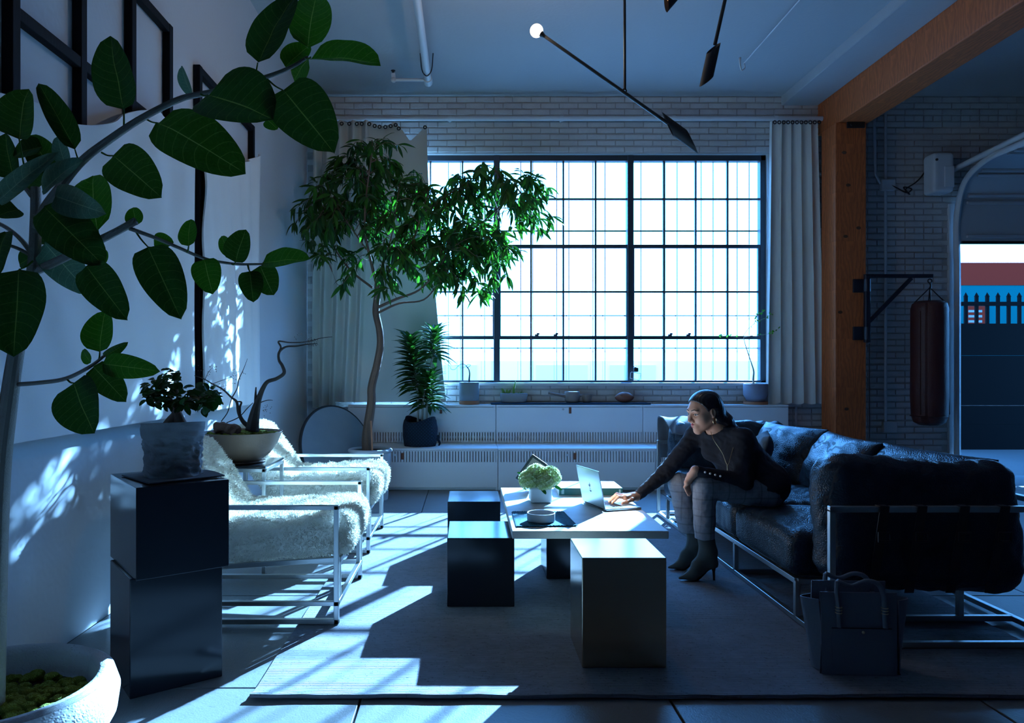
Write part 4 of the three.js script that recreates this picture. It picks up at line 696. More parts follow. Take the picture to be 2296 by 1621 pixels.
// ---------------------------------------------------------------- dracaena on the cabinet ledge
{
  const c = at(942, 985, 7.45), z = -7.45, y = 0.414, pot = thing('woven_basket', 'dark blue woven cloth basket on the cabinet ledge', 'basket', [c.x, y, z]);
  const bas = mat([0.012, 0.05, 0.10], 0.9, 0, { map: tex(128, (x, y) => { const k = ((Math.floor(x * 8) + Math.floor(y * 8)) & 1); const e = Math.hypot((x * 8) % 1 - 0.5, (y * 8) % 1 - 0.5); return k && e < 0.3 ? [1, 1, 1] : [0.22, 0.26, 0.3]; }, 0.13), bumpMap: scaled(T.weave, 0.3), bumpScale: 0.004 });
  part(pot, 'wrap', sheet((s, t) => { const a = s * Math.PI * 2, r = (0.158 + 0.02 * Math.sin(t * Math.PI)) * (1 + 0.06 * nz(Math.cos(a) * 1.6, t * 2.4, Math.sin(a) * 1.6)) * (t > 0.9 ? 0.96 : 1), yy = t * (0.27 + 0.03 * Math.cos(a * 2 + 1) * t); return [Math.cos(a) * r, yy, -Math.sin(a) * r]; }, 48, 20), bas);
  part(pot, 'soil', new THREE.CylinderGeometry(0.15, 0.15, 0.03, 24).translate(0, 0.215, 0), M.soil);
  part(pot, 'knot', [softBox(0.05, 0.06, 0.05, 0.02, [6, 6, 6], (p) => 0.008 * nz(p.x * 60, p.y * 60, p.z * 60)).translate(0.175, 0.08, 0.03), limb([V(0.18, 0.07, 0.03), V(0.2, 0.03, 0.04), V(0.19, 0.005, 0.05)], [0.015, 0.012, 0.006], 8)], bas);
  part(pot, 'base', new THREE.CylinderGeometry(0.15, 0.15, 0.006, 24).translate(0, 0.003, 0), bas);
  const t = thing('dracaena', 'dracaena with three heads of glossy green pointed leaves', 'plant', [c.x, y + 0.23, z]);
  const P = (u, v) => at(u, v, 7.45), lm = [leafMat('#1f5016', '#3c6a35', '#1f5016', 0.3, 0.3), leafMat('#2f6a18', '#4f7f3f', '#2f6a18', 0.3, 0.35)];
  const lg = [0, 1, 2].map((k) => leafGeo(0.17 + 0.02 * k, 0.052, lance, { cup: 0.3, droop: 0.3 + 0.12 * k, wave: 0.02, ns: 4, nt: 7, sd: k }));
  for (const [stem, heads] of [[[[937, 945], [937, 890], [925, 800], [918, 770]], [[918, 762], [935, 875]]], [[[946, 948], [950, 890], [962, 830], [976, 785]], [[975, 745], [970, 805]]], [[[957, 950], [957, 920], [958, 900]], [[962, 845], [958, 915]]]]) {
    wpart(t, 'stem', limb(stem.map((p) => P(...p)), stem.map((_, i) => 0.011 - 0.001 * i), 8), M.barkPale);
    const a = P(...heads[1]), b = P(...heads[0]), n = Math.round(a.distanceTo(b) * 190) + 22;
    for (let k = 0; k < n; k++) { const f = k / (n - 1), ang = k * 2.399, tilt = lerp(1.45, 0.45, f), dir = V(Math.cos(ang) * Math.sin(tilt), Math.cos(tilt) * 0.9, Math.sin(ang) * Math.sin(tilt)); const m = new THREE.Mesh(lg[k % 3], lm[(k * 7) % 3 ? 0 : 1]); m.name = 'leaf'; m.castShadow = m.receiveShadow = true; frameTo(m, a.clone().lerp(b, f), dir, V(0, 1, 0.3)); m.scale.setScalar(lerp(1.2, 0.9, f)); m.position.sub(t.position); t.add(m); }
  }
}
// ---------------------------------------------------------------- curtains
{
  const hang = (parent, x0, x1, n, yTop, yBot, z, amp, sd, shape) => sheet((s, t) => {
    const w = Math.sin(s * n * Math.PI * 2 + 0.9 * nz(s * 3, t * 1.2, sd)) * amp * (0.55 + 0.45 * nz(s * 2 + sd, 1, 3)) + 0.02 * nz(s * 9, t * 2, sd);
    const q = shape ? shape(s, t) : { x: lerp(x0, x1, s), y: lerp(yTop, yBot, t) };
    return [q.x + 0.3 * amp * Math.cos(s * n * Math.PI * 2), q.y, z + w * (q.k ?? 1)];
  }, 150, 40);
  const ring = (p, parent) => { wpart(parent, 'grommet', new THREE.TorusGeometry(0.016, 0.006, 6, 16).translate(p.x, p.y, p.z), M.iron); };
  const z = ZB + 0.14, yT = EYE - (272 - CY) * 7.86 / F, yB = 0.822;
  const r = thing('curtain', 'pleated pale canvas curtain hanging beside the timber post', 'curtain', [3.55, yB, z], 'canvas curtains');
  wpart(r, 'cloth', hang(r, 3.22, 3.77, 5, yT, yB, z, 0.05, 2.2, (s, t) => ({ x: lerp(lerp(3.21, 3.16, t), lerp(3.72, 3.79, t), s), y: lerp(yT, yB + 0.01 * Math.sin(s * 30), t) })), M.curtain);
  for (let k = 0; k < 11; k++) ring(V(3.25 + k * 0.047, yT - 0.03, z + 0.058), r);
  const l = thing('curtain', 'sagging pale canvas curtain left of the window, gathered by the corner', 'curtain', [-0.9, yB, z], 'canvas curtains');
  const top = (u) => { const K = [[700, 275], [745, 272], [828, 273], [845, 279], [870, 280], [886, 274], [900, 290], [919, 316], [935, 300], [957, 276]]; for (let i = 0; i < K.length - 1; i++) if (u <= K[i + 1][0]) { const f = (u - K[i][0]) / (K[i + 1][0] - K[i][0]); return lerp(K[i][1], K[i + 1][1], f); } return 276; };
  wpart(l, 'cloth', sheet((s, t) => {
    const bunch = s < 0.5, ut = bunch ? lerp(700, 828, s * 2) : lerp(828, 957, (s - 0.5) * 2), ub = bunch ? lerp(694, 805, s * 2) : lerp(805, 1000, (s - 0.5) * 2), u = lerp(ut, ub, Math.pow(t, 1.6));
    const vt = top(ut), v = lerp(vt, ub < 752 ? 914 : 901, t), p = at(u, v, 7.84), a = bunch ? 0.055 : 0.032 * (1 - t * 0.4), n = bunch ? 9 : 3;
    return [Math.max(p.x, XL + 0.1), p.y, z + a * Math.sin(s * 2 * n * Math.PI + 0.8 * nz(s * 4, t * 2, 4)) + 0.02 * nz(s * 6, t * 3, 9) + 0.02];
  }, 200, 60), M.curtain);
  for (const u of [748, 766, 783, 800, 811, 828, 840, 851, 864, 876, 887, 894, 953]) { const p = at(u, top(u) + 5, 7.78); ring(p, l); }
}
// ---------------------------------------------------------------- stretcher frames and hung canvases on the left wall
{
  const frame = (label, z0, z1, mids, y0, y1, mid) => {
    const f = thing('wall_frame', label, 'picture frame', [XL + 0.03, y0, -(z0 + z1) / 2], 'dark wooden frames on the left wall'), x0 = XL + 0.002, x1 = XL + 0.045, w = 0.05;
    for (const z of [z0, ...mids, z1]) wpart(f, 'upright', rbox(x0, x1, y0, y1, -z - w / 2, -z + w / 2, 0.004, 1), M.darkWood);
    for (const y of [y0 + w / 2, mid, y1 - w / 2]) wpart(f, 'rail', rbox(x0, x1 - 0.003, y - w / 2, y + w / 2, -z1, -z0, 0.004, 1), M.darkWood);
  };
  frame('large dark wooden stretcher frame behind the nearer hung canvas', 2.78, 4.23, [3.27, 3.76], 1.0, 3.17, 2.55);
  frame('dark wooden stretcher frame behind the farther hung canvas', 4.70, 5.86, [], 1.0, 3.13, 2.5);
  const hung = (label, z0, z1, yTop, yb, sd) => {
    const c = thing('wall_canvas', label, 'canvas', [XL + 0.08, yb, -(z0 + z1) / 2], 'white canvases hung on the frames');
    wpart(c, 'cloth', cloth((s, t) => { const z = lerp(z0, z1, s), yt = yTop(s), y = lerp(yt, yb, t), fold = 0.022 * Math.exp(-t * 2.2) * Math.sin((s * 9 + t * 7 * (s - 0.9)) * Math.PI); return [XL + 0.075 + fold + 0.008 * nz(s * 3 + sd, t * 2, sd), y, -z]; }, 70, 50, 0.012), M.canvas);
  };
  hung('nearer white canvas cloth draped down the left wall behind the fig tree', 2.30, 4.52, (s) => 2.04 + 0.66 * s + 0.05 * Math.sin(s * 11), 0.92, 1);
  hung('farther white canvas cloth draped on the left wall near the window', 4.68, 5.92, (s) => 2.80 - 0.16 * Math.sin(s * Math.PI) + 0.12 * s, 0.92, 6);
}
// ---------------------------------------------------------------- leaning disc
{
  const R = 0.425, d = thing('round_disc', 'large grey round disc leaning in the corner behind the armchairs', 'disc', [-1.23, 0.0, -6.92]);
  const n = V(0.75, 0.28, 0.6).normalize(), q = new THREE.Quaternion().setFromUnitVectors(V(0, 0, 1), n), set = (g) => g.applyQuaternion(q).translate(0, R * Math.sqrt(1 - n.y * n.y) + 0.016, 0);
  part(d, 'face', set(new THREE.CylinderGeometry(R, R, 0.03, 72).rotateX(Math.PI / 2)), mat([0.26, 0.31, 0.36], 0.45, 0, { map: T.mottle, bumpMap: T.fine, bumpScale: 0.0008 }));
  part(d, 'rim', set(new THREE.TorusGeometry(R, 0.016, 10, 72)), M.iron);
}
// ---------------------------------------------------------------- things on the cabinet top
{
  const Y = 0.812, P = (u, v, d = 7.86) => at(u, v, d);
  const runner = thing('table_runner', 'long dark blue cloth runner on the cabinet top', 'cloth', [1.08, Y, -7.86]);
  wpart(runner, 'cloth', cloth((s, t) => [lerp(0.24, 1.92, s), Y + 0.002 + 0.003 * (1 + nz(s * 14, t * 3, 4)), lerp(-7.745, -7.965, t)], 80, 8, 0.01), M.indigo);
  wpart(runner, 'hem', limb([V(0.24, Y + 0.011, -7.745), V(1.0, Y + 0.012, -7.742), V(1.92, Y + 0.011, -7.745)], [0.009, 0.009, 0.009], 8, 10), M.indigo);
  const potAt = (name, label, u, d, r, h, y, saucer, m, mat2) => { const p = P(u, 900, d), t = thing(name, label, 'pot', [p.x, y, p.z]); if (saucer) part(t, 'saucer', lathe([[0, 0], [r * 0.98, 0], [r * 1.0, 0.005], [r * 1.0, saucer], [r * 0.9, saucer], [0, saucer - 0.002]], 36), M.terracotta); part(t, 'body', lathe([[0, saucer], [r * mat2, saucer], [r, saucer + h * 0.35], [r, h], [r - 0.008, h + 0.004], [r - 0.014, h], [r - 0.016, h - 0.03], [0, h - 0.03]], 40), m); part(t, 'soil', new THREE.CylinderGeometry(r - 0.014, r - 0.014, 0.01, 28).translate(0, h - 0.022, 0), M.soil); return t; };
  potAt('clay_pot', 'grey cylinder pot on a terracotta foot holding a looping bare twig', 1052, 7.86, 0.107, 0.232, Y, 0.04, M.grey, 0.98);
  const tw = thing('twig_plant', 'bare curling twig growing from the grey cylinder pot', 'plant', P(1052, 862).toArray());
  wpart(tw, 'stem', limb([[1052, 866], [1052, 850], [1053, 838], [1051, 828], [1046, 822]].map((p) => P(...p)), [0.014, 0.009, 0.007, 0.006, 0.005], 8), M.barkDark);
  wpart(tw, 'tendril', limb([[1050, 826], [1044, 819], [1036, 816], [1028, 820], [1020, 828], [1012, 828], [1008, 820], [1002, 817], [995, 812]].map((p) => P(...p)), [0.005, 0.004, 0.004, 0.003, 0.003, 0.003, 0.002, 0.002, 0.001], 6), M.barkDark);
  wpart(tw, 'tendril', limb([[1049, 824], [1055, 819], [1050, 817], [1042, 823], [1034, 825], [1026, 819], [1018, 820]].map((p) => P(...p)), [0.004, 0.003, 0.003, 0.003, 0.002, 0.002, 0.001], 6), M.barkDark);
  potAt('clay_pot', 'round grey pot on a terracotta saucer beside the right curtain', 1694, 7.86, 0.125, 0.215, Y, 0.03, mat([0.26, 0.27, 0.34], 0.7, 0, { bumpMap: T.fine, bumpScale: 0.0008 }), 0.72);
  const sm = thing('sapling', 'thin sapling with few tiny leaves in the round grey pot', 'plant', P(1690, 868).toArray());
  wpart(sm, 'stem', limb([[1690, 872], [1689, 850], [1690, 833], [1684, 812], [1675, 785], [1669, 765], [1667, 752]].map((p) => P(...p)), [0.013, 0.011, 0.009, 0.006, 0.005, 0.004, 0.003], 8), M.barkPale);
  const lf = leafMat('#3c8a20', '#6a9a40', '#3c8a20', 0.5, 0.4), tiny = leafGeo(0.03, 0.014, lance, { ns: 2, nt: 4 }); const s0 = seed; seed = 99;
  for (const q of [[[1667, 752], [1680, 735], [1700, 720], [1722, 710], [1731, 703]], [[1669, 760], [1650, 756], [1625, 752], [1612, 754]], [[1668, 756], [1690, 752], [1715, 750], [1735, 745], [1747, 735]], [[1690, 728], [1700, 705], [1712, 698]]]) {
    const pts = q.map((p) => P(...p, 7.8)); wpart(sm, 'twig', limb(pts, pts.map((_, i) => 0.003 - 0.0005 * i), 5), M.barkPale);
    const c = new THREE.CatmullRomCurve3(pts); for (let k = 0; k < 12; k++) { const m = new THREE.Mesh(tiny, lf); m.name = 'leaf'; m.castShadow = true; frameTo(m, c.getPoint(0.3 + 0.7 * rnd()), V(rr(-1, 1), rr(-0.6, 0.8), rr(-0.5, 0.5)), V(0, 0.5, 1)); m.position.sub(sm.position); sm.add(m); }
  } seed = s0;
  const tr = P(1152, 890), tray = thing('succulent_trough', 'oval stone trough of small succulents on the blue runner', 'planter', [tr.x, Y + 0.017, tr.z]);
  part(tray, 'trough', sheet((s, t) => { const a = s * Math.PI * 2, K = [[0.0, 0], [0.125, 0], [0.138, 0.02], [0.145, 0.06], [0.145, 0.10], [0.13, 0.102], [0.122, 0.085], [0, 0.085]], k = t * 7, i = Math.min(6, Math.floor(k)), r = lerp(K[i][0], K[i + 1][0], k - i), y = lerp(K[i][1], K[i + 1][1], k - i); const e = (q, p) => Math.sign(q) * Math.pow(Math.abs(q), p); return [e(Math.cos(a), 0.7) * r, y, -e(Math.sin(a), 0.7) * r * 0.5]; }, 40, 14), M.grey);
  part(tray, 'gravel', rbox(-0.12, 0.12, 0.078, 0.09, -0.05, 0.05, 0.01), M.soil);
  const suc = mat([0.16, 0.30, 0.06], 1, 0, { transmission: 0.2, thickness: 0 }), spike = thing('succulent', 'upright spiky succulent in the oval stone trough', 'plant', [tr.x + 0.0, Y + 0.1, tr.z]);
  part(spike, 'stalk', limb([V(0, -0.01, 0), V(0.0, 0.06, 0), V(0.012, 0.11, 0), V(0.02, 0.16, 0)], [0.014, 0.012, 0.008, 0.001], 8), suc);
  const pad = thing('succulent', 'fleshy two eared succulent at the left of the stone trough', 'plant', [tr.x - 0.09, Y + 0.1, tr.z]);
  for (const [a, L] of [[0.5, 0.09], [-0.1, 0.07], [-0.55, 0.075], [0.9, 0.05]]) part(pad, 'pad', new THREE.SphereGeometry(0.5, 12, 10).scale(0.026, L, 0.016).translate(0, L / 2 - 0.008, 0).rotateZ(a).translate(0.01 - a * 0.02, 0, 0), suc);
  const low = thing('succulent', 'low bristly succulent tuft at the right of the stone trough', 'plant', [tr.x + 0.075, Y + 0.1, tr.z]);
  const s1 = seed; seed = 5; for (let k = 0; k < 26; k++) { const a = rnd() * 6.28, r = rnd() * 0.045; part(low, 'spike', new THREE.ConeGeometry(0.006, rr(0.03, 0.05), 5).translate(0, 0.016, 0).rotateZ(rr(-0.8, 0.8)).translate(Math.cos(a) * r, 0, Math.sin(a) * r * 0.5), suc); } seed = s1;
  const clay = mat([0.30, 0.24, 0.21], 0.75, 0, { map: T.mottle, bumpMap: T.fine, bumpScale: 0.0008 });
  const tp = P(1283, 890), pan = thing('clay_pourer', 'round clay pot with a straight side handle on the blue runner', 'pot', [tp.x, Y + 0.017, tp.z]);
  part(pan, 'body', lathe([[0, 0], [0.062, 0], [0.078, 0.03], [0.084, 0.075], [0.079, 0.118], [0.072, 0.122], [0.07, 0.11], [0.074, 0.07], [0, 0.02]], 36), clay);
  part(pan, 'handle', orient(lathe([[0.012, -0.095], [0.016, -0.09], [0.012, 0.09], [0.018, 0.095], [0.012, 0.094], [0, -0.09]], 16), V(-0.075, 0.07, 0.02), V(-0.25, 0.105, 0.03)), clay);
  part(pan, 'spout', limb([V(0.07, 0.07, 0.0), V(0.095, 0.075, 0.0), V(0.105, 0.09, 0)], [0.012, 0.009, 0.007], 8), clay);
  const cp = P(1316, 895), cup = thing('clay_cup', 'small flared clay cup beside the clay pourer', 'cup', [cp.x, Y + 0.017, cp.z]);
  part(cup, 'body', lathe([[0, 0], [0.04, 0], [0.048, 0.03], [0.058, 0.09], [0.052, 0.09], [0.043, 0.035], [0, 0.01]], 30), clay);
  const fb = P(1400, 892), ball = thing('football', 'worn brown leather football lying on the blue runner', 'ball', [fb.x, Y + 0.017, fb.z]);
  const lea = mat([0.24, 0.085, 0.05], 0.5, 0, { bumpMap: T.leather, bumpScale: 0.0006 });
  part(ball, 'skin', lathe(Array.from({ length: 25 }, (_, i) => { const t = i / 24, x = Math.cos(Math.PI * t); return [0.058 * Math.pow(Math.max(0, 1 - x * x), 0.62), -x * 0.102]; }), 32).rotateZ(Math.PI / 2).translate(0, 0.058, 0), lea);
  part(ball, 'laces', [0, 1, 2, 3, 4].map((k) => rbox(-0.05 + k * 0.016, -0.046 + k * 0.016, 0.078, 0.088, 0.038, 0.05, 0.001, 1)), M.iron).userData.kind = 'stuff';
  const ch = thing('window_ornament', 'small square wire ornament hanging at the window mullion', 'ornament', P(1425, 830, 7.98).toArray());
  wpart(ch, 'bracket', softBox(0.05, 0.05, 0.03, 0.008, [4, 4, 4]).translate(...P(1426, 829, 7.98).toArray()), M.black);
  wpart(ch, 'wire_loop', limb([[1414, 836], [1413, 848], [1434, 853], [1437, 838], [1416, 834], [1414, 836]].map((p) => P(...p, 7.95)), [0.004, 0.004, 0.004, 0.004, 0.004, 0.004], 6, 3, false), M.whitePaint);
  wpart(ch, 'hook', rod(P(1425, 824, 7.98), P(1422, 822, 8.06), 0.006), M.black);
}
// ---------------------------------------------------------------- on the coffee table
{
  const Y = 0.42;
  const c = V(0.0, Y, 0), A = at(1215, 1125, 4.0);
  const vx = 0.42, vz = -4.30, vase = thing('vase', 'plain white square ceramic vase on the coffee table', 'vase', [vx, Y, vz]), cer = mat([0.82, 0.83, 0.84], 0.35);
  part(vase, 'body', [new RoundedBoxGeometry(0.125, 0.09, 0.125, 3, 0.012).translate(0, 0.045, 0)], cer);
  part(vase, 'mouth', new THREE.CylinderGeometry(0.048, 0.048, 0.006, 28).translate(0, 0.089, 0), M.soil);
  const fl = thing('hydrangea', 'bouquet of pale green white hydrangea heads in the square vase', 'flowers', [vx, Y + 0.085, vz]), s0 = seed; seed = 31;
  const petal = sheet((s, t) => { const a = (s - 0.5) * 2, w = 0.008 * Math.sin(Math.PI * Math.pow(t, 0.7) * 0.93 + 0.1); return [a * w, t * 0.013, 0.004 * (a * a) + 0.005 * t * t]; }, 3, 3), flM2 = [mat([0.66, 0.74, 0.34], 1, 0, { transmission: 0.35, thickness: 0 }), mat([0.76, 0.80, 0.50], 1, 0, { transmission: 0.35, thickness: 0 })];
  for (const [x, y, z, R] of [[-0.065, 0.042, 0.015, 0.055], [-0.02, 0.072, -0.005, 0.058], [0.055, 0.058, 0.005, 0.06], [0.02, 0.035, 0.05, 0.046], [-0.01, 0.05, -0.055, 0.055]]) {
    const sets = [[], []];
    for (let k = 0; k < 105; k++) { const u = 1 - 2 * (k + 0.5) / 105, a = k * 2.399, q = Math.sqrt(1 - u * u), n = V(q * Math.cos(a), u, q * Math.sin(a)); if (u < -0.75) continue; const c2 = V(x, y, z).addScaledVector(n, R * rr(0.9, 1.04)), m = new THREE.Object3D(); for (let j = 0; j < 4; j++) { frameTo(m, c2, V(1, 0, 0), n); const e = new THREE.Matrix4().makeRotationFromQuaternion(new THREE.Quaternion().setFromUnitVectors(V(0, 0, 1), n).multiply(new THREE.Quaternion().setFromAxisAngle(V(0, 0, 1), j * Math.PI / 2 + k))).setPosition(c2); sets[k % 2].push(petal.clone().applyMatrix4(e)); } }
    const h = part(fl, 'flower_head', sets[0], flM2[0]); part(h, 'florets', sets[1], flM2[1]).userData.kind = 'stuff';
    part(h, 'heart', new THREE.IcosahedronGeometry(R * 0.86, 3).translate(x, y, z), flM2[0]);
  } seed = s0;
  const lm = leafMat('#1f6a24', '#4f8a3f', '#1f6a24', 0.5, 0.3);
  for (const [b, d] of [[V(0.0, 0.005, 0.055), V(0.5, -0.6, 0.5)], [V(-0.09, 0.06, -0.02), V(-0.9, 0.55, 0.1)], [V(0.08, 0.01, 0.03), V(0.9, -0.4, 0.3)]]) { const m = new THREE.Mesh(leafGeo(0.05, 0.026, ovate, { droop: 0.1 }), lm); m.name = 'leaf'; m.castShadow = true; frameTo(m, b, d, V(0, 1, 0.6)); fl.add(m); }
  wpart(fl, 'stems', rod(V(vx, Y + 0.09, vz), V(vx, Y + 0.14, vz), 0.02), lm);
  const cf = thing('tilted_picture', 'dark framed picture tilted up behind the hydrangeas', 'picture', [0.405, Y, -4.70]);
  const card = new RoundedBoxGeometry(0.12, 0.19, 0.016, 1, 0.003), tilt = (g) => g.rotateZ(-0.62).rotateX(-0.12).translate(0, 0.118, 0);
  part(cf, 'frame', tilt(card), M.black); part(cf, 'print', tilt(new THREE.BoxGeometry(0.09, 0.155, 0.004).translate(0, 0, 0.009)), mat([0.2, 0.14, 0.1], 0.5)); part(cf, 'easel_leg', limb([V(0, 0.004, -0.06), V(0, 0.1, -0.012)], [0.005, 0.005], 6, 1, false), M.black);
  // book
  const bx0 = (1255 - CX) * 4.62 / F, bk = thing('book', 'large book with green spine and white cover behind the laptop', 'book', [0.745, Y, -4.62]), gr = mat([0.006, 0.075, 0.062], 0.5);
  const b0 = 0.555, b1 = 0.945, bz0 = -4.78, bz1 = -4.505;
  wpart(bk, 'pages', rbox(b0 + 0.004, b1 - 0.004, Y + 0.004, Y + 0.040, bz0 + 0.004, bz1 - 0.012, 0.002, 1), mat([0.75, 0.74, 0.70], 0.9));
  wpart(bk, 'cover', [rbox(b0, b1, Y + 0.0405, Y + 0.044, bz0, bz1 - 0.004, 0.001, 1), rbox(b0, b1, Y, Y + 0.0035, bz0, bz1 - 0.004, 0.001, 1)], mat([0.74, 0.75, 0.75], 0.6)).userData.kind = 'stuff';
  wpart(bk, 'spine', rbox(b0, b1, Y, Y + 0.044, bz1 - 0.006, bz1, 0.002, 1), gr);
  const pale2 = mat([0.55, 0.65, 0.62], 0.6), marks = []; for (let k = 0; k < 3; k++) marks.push(box(b0 + 0.016 + k * 0.006, b0 + 0.0185 + k * 0.006, Y + 0.008, Y + 0.036, bz1 - 0.0005, bz1 + 0.0006)); for (let k = 0; k < 2; k++) marks.push(box(b1 - 0.022 + k * 0.006, b1 - 0.0195 + k * 0.006, Y + 0.008, Y + 0.036, bz1 - 0.0005, bz1 + 0.0006));
  wpart(bk, 'spine_lettering', marks, pale2).userData.kind = 'stuff';
  // laptop: hinge from (1313, 1128) to (1360, 1148), keyboard towards the sofa
  const hA = at(1308, 1128, 4.27), hB = at(1360, 1148, 3.99); hA.y = hB.y = Y;
  const lap = thing('laptop', 'open silver laptop on the coffee table', 'laptop', hA.clone().lerp(hB, 0.5).toArray()), alu = mat([0.60, 0.62, 0.63], 0.32, 0.9), ax = hB.clone().sub(hA), W = 0.285;
  const ang = Math.atan2(-ax.z, ax.x); lap.rotation.y = ang;           // local x along the hinge from far to near, local -z... keyboard side
  const side = 1, dp = 0.215;
  part(lap, 'base', new RoundedBoxGeometry(W, 0.013, dp, 2, 0.005).translate(0, 0.0075, -dp / 2), alu);
  const keys = []; for (let r = 0; r < 5; r++) for (let k = 0; k < 13; k++) keys.push(new THREE.BoxGeometry(0.0165, 0.0015, 0.0165).translate(-0.1245 + k * 0.0206, 0.0145, -0.035 - r * 0.0205));
  part(lap, 'keyboard', keys, M.blackMatte).userData.kind = 'stuff';
  part(lap, 'trackpad', new THREE.BoxGeometry(0.12, 0.0008, 0.07).translate(0, 0.0143, -0.175), mat([0.52, 0.54, 0.55], 0.4, 0.6));
  const lid = (g) => g.rotateX(0.20).translate(0, 0.012, 0.004);
  const ld = part(lap, 'lid', lid(new RoundedBoxGeometry(W, 0.212, 0.006, 2, 0.003).translate(0, 0.107, 0)), alu);
  part(ld, 'screen', lid(new THREE.PlaneGeometry(W - 0.012, 0.192).rotateY(Math.PI).translate(0, 0.108, -0.0036)), mat([0.02, 0.02, 0.02], 0.2, 0, { emissive: new THREE.Color().setRGB(0.96, 0.92, 0.90), emissiveIntensity: 1.2 }));
  const faceFillL = new THREE.RectAreaLight(new THREE.Color().setRGB(0.96, 0.92, 0.90), 7, W - 0.02, 0.18); faceFillL.name = 'added_face_fill'; faceFillL.position.set(0, 0.12, 0.009); faceFillL.rotation.x = 0.20; lap.add(faceFillL);  // fill lamp added at the screen to brighten the woman's face
  const logo = [], L = (pts) => { const sh = new THREE.Shape(pts.map((p) => new THREE.Vector2(p[0], p[1]))); return new THREE.ExtrudeGeometry(sh, { depth: 0.0006, bevelEnabled: false }); };
  logo.push(L([[-0.012, 0.012], [-0.004, 0.008], [0.002, 0.012], [0.004, 0.022], [0.012, 0.010], [0.008, 0.0], [0.0, -0.004], [-0.009, 0.0]]), L([[-0.008, -0.009], [0.002, -0.008], [0.006, -0.015], [-0.002, -0.013]]), L([[-0.006, -0.018], [0.0, -0.024], [0.01, -0.020], [0.013, -0.028], [0.002, -0.033], [-0.008, -0.027]]));
  part(ld, 'lid_emblem', lid(logo.length ? join(logo).translate(-0.004, 0.108, 0.0031) : null), M.black).userData.kind = 'stuff';
  part(lap, 'hinge', rod(V(-W / 2 + 0.03, 0.012, 0.002), V(W / 2 - 0.03, 0.012, 0.002), 0.005), M.blackMatte);
  // woven mat and dish
  const mt = thing('woven_mat', 'dark blue woven placemat on the near corner of the coffee table', 'placemat', [0.42, Y, -3.66]);
  const c4 = [at(1148, 1149, 3.97), at(1264, 1149, 3.97), at(1295, 1183, 3.62), at(1158, 1186, 3.60)].map((p) => p.setY(Y));
  const bl = (s, t) => { const a = c4[3].clone().lerp(c4[2], s), b = c4[0].clone().lerp(c4[1], s); return a.lerp(b, t); };
  wpart(mt, 'weave', cloth((s, t) => { const p = bl(s, t), e = (t < 0.04 || t > 0.96 || s < 0.02 || s > 0.98) ? 0.003 : 0; return [p.x + 0.002 * Math.sin(t * 90) * (s < 0.02 || s > 0.98 ? 1 : 0), Y + 0.0015 + e * Math.abs(Math.sin(s * 70)), p.z + e * Math.sin(s * 90)]; }, 90, 40, 0.004), mat([0.03, 0.19, 0.30], 0.95, 0, { map: tex(256, (x, y) => { const k = Math.floor(y * 22), w = 0.45 + 0.55 * n16(x, (k * 0.17) % 1); return [w, w, w]; }, 0.25), bumpMap: scaled(T.weave, 0.2), bumpScale: 0.004 }));
  const dp2 = at(1213, 1172, 3.72), dish = thing('ceramic_dish', 'round shallow grey ceramic dish on the blue placemat', 'dish', [dp2.x, Y + 0.0075, -3.72]);
  part(dish, 'body', lathe([[0, 0], [0.066, 0], [0.070, 0.004], [0.0715, 0.04], [0.069, 0.043], [0.066, 0.04], [0.064, 0.008], [0, 0.007]], 48), mat([0.27, 0.25, 0.25], 0.6, 0, { bumpMap: T.fine, bumpScale: 0.0004 }));
  part(dish, 'notch', rbox(-0.008, 0.012, 0.012, 0.034, 0.045, 0.06, 0.003), mat([0.55, 0.53, 0.52], 0.6));
}
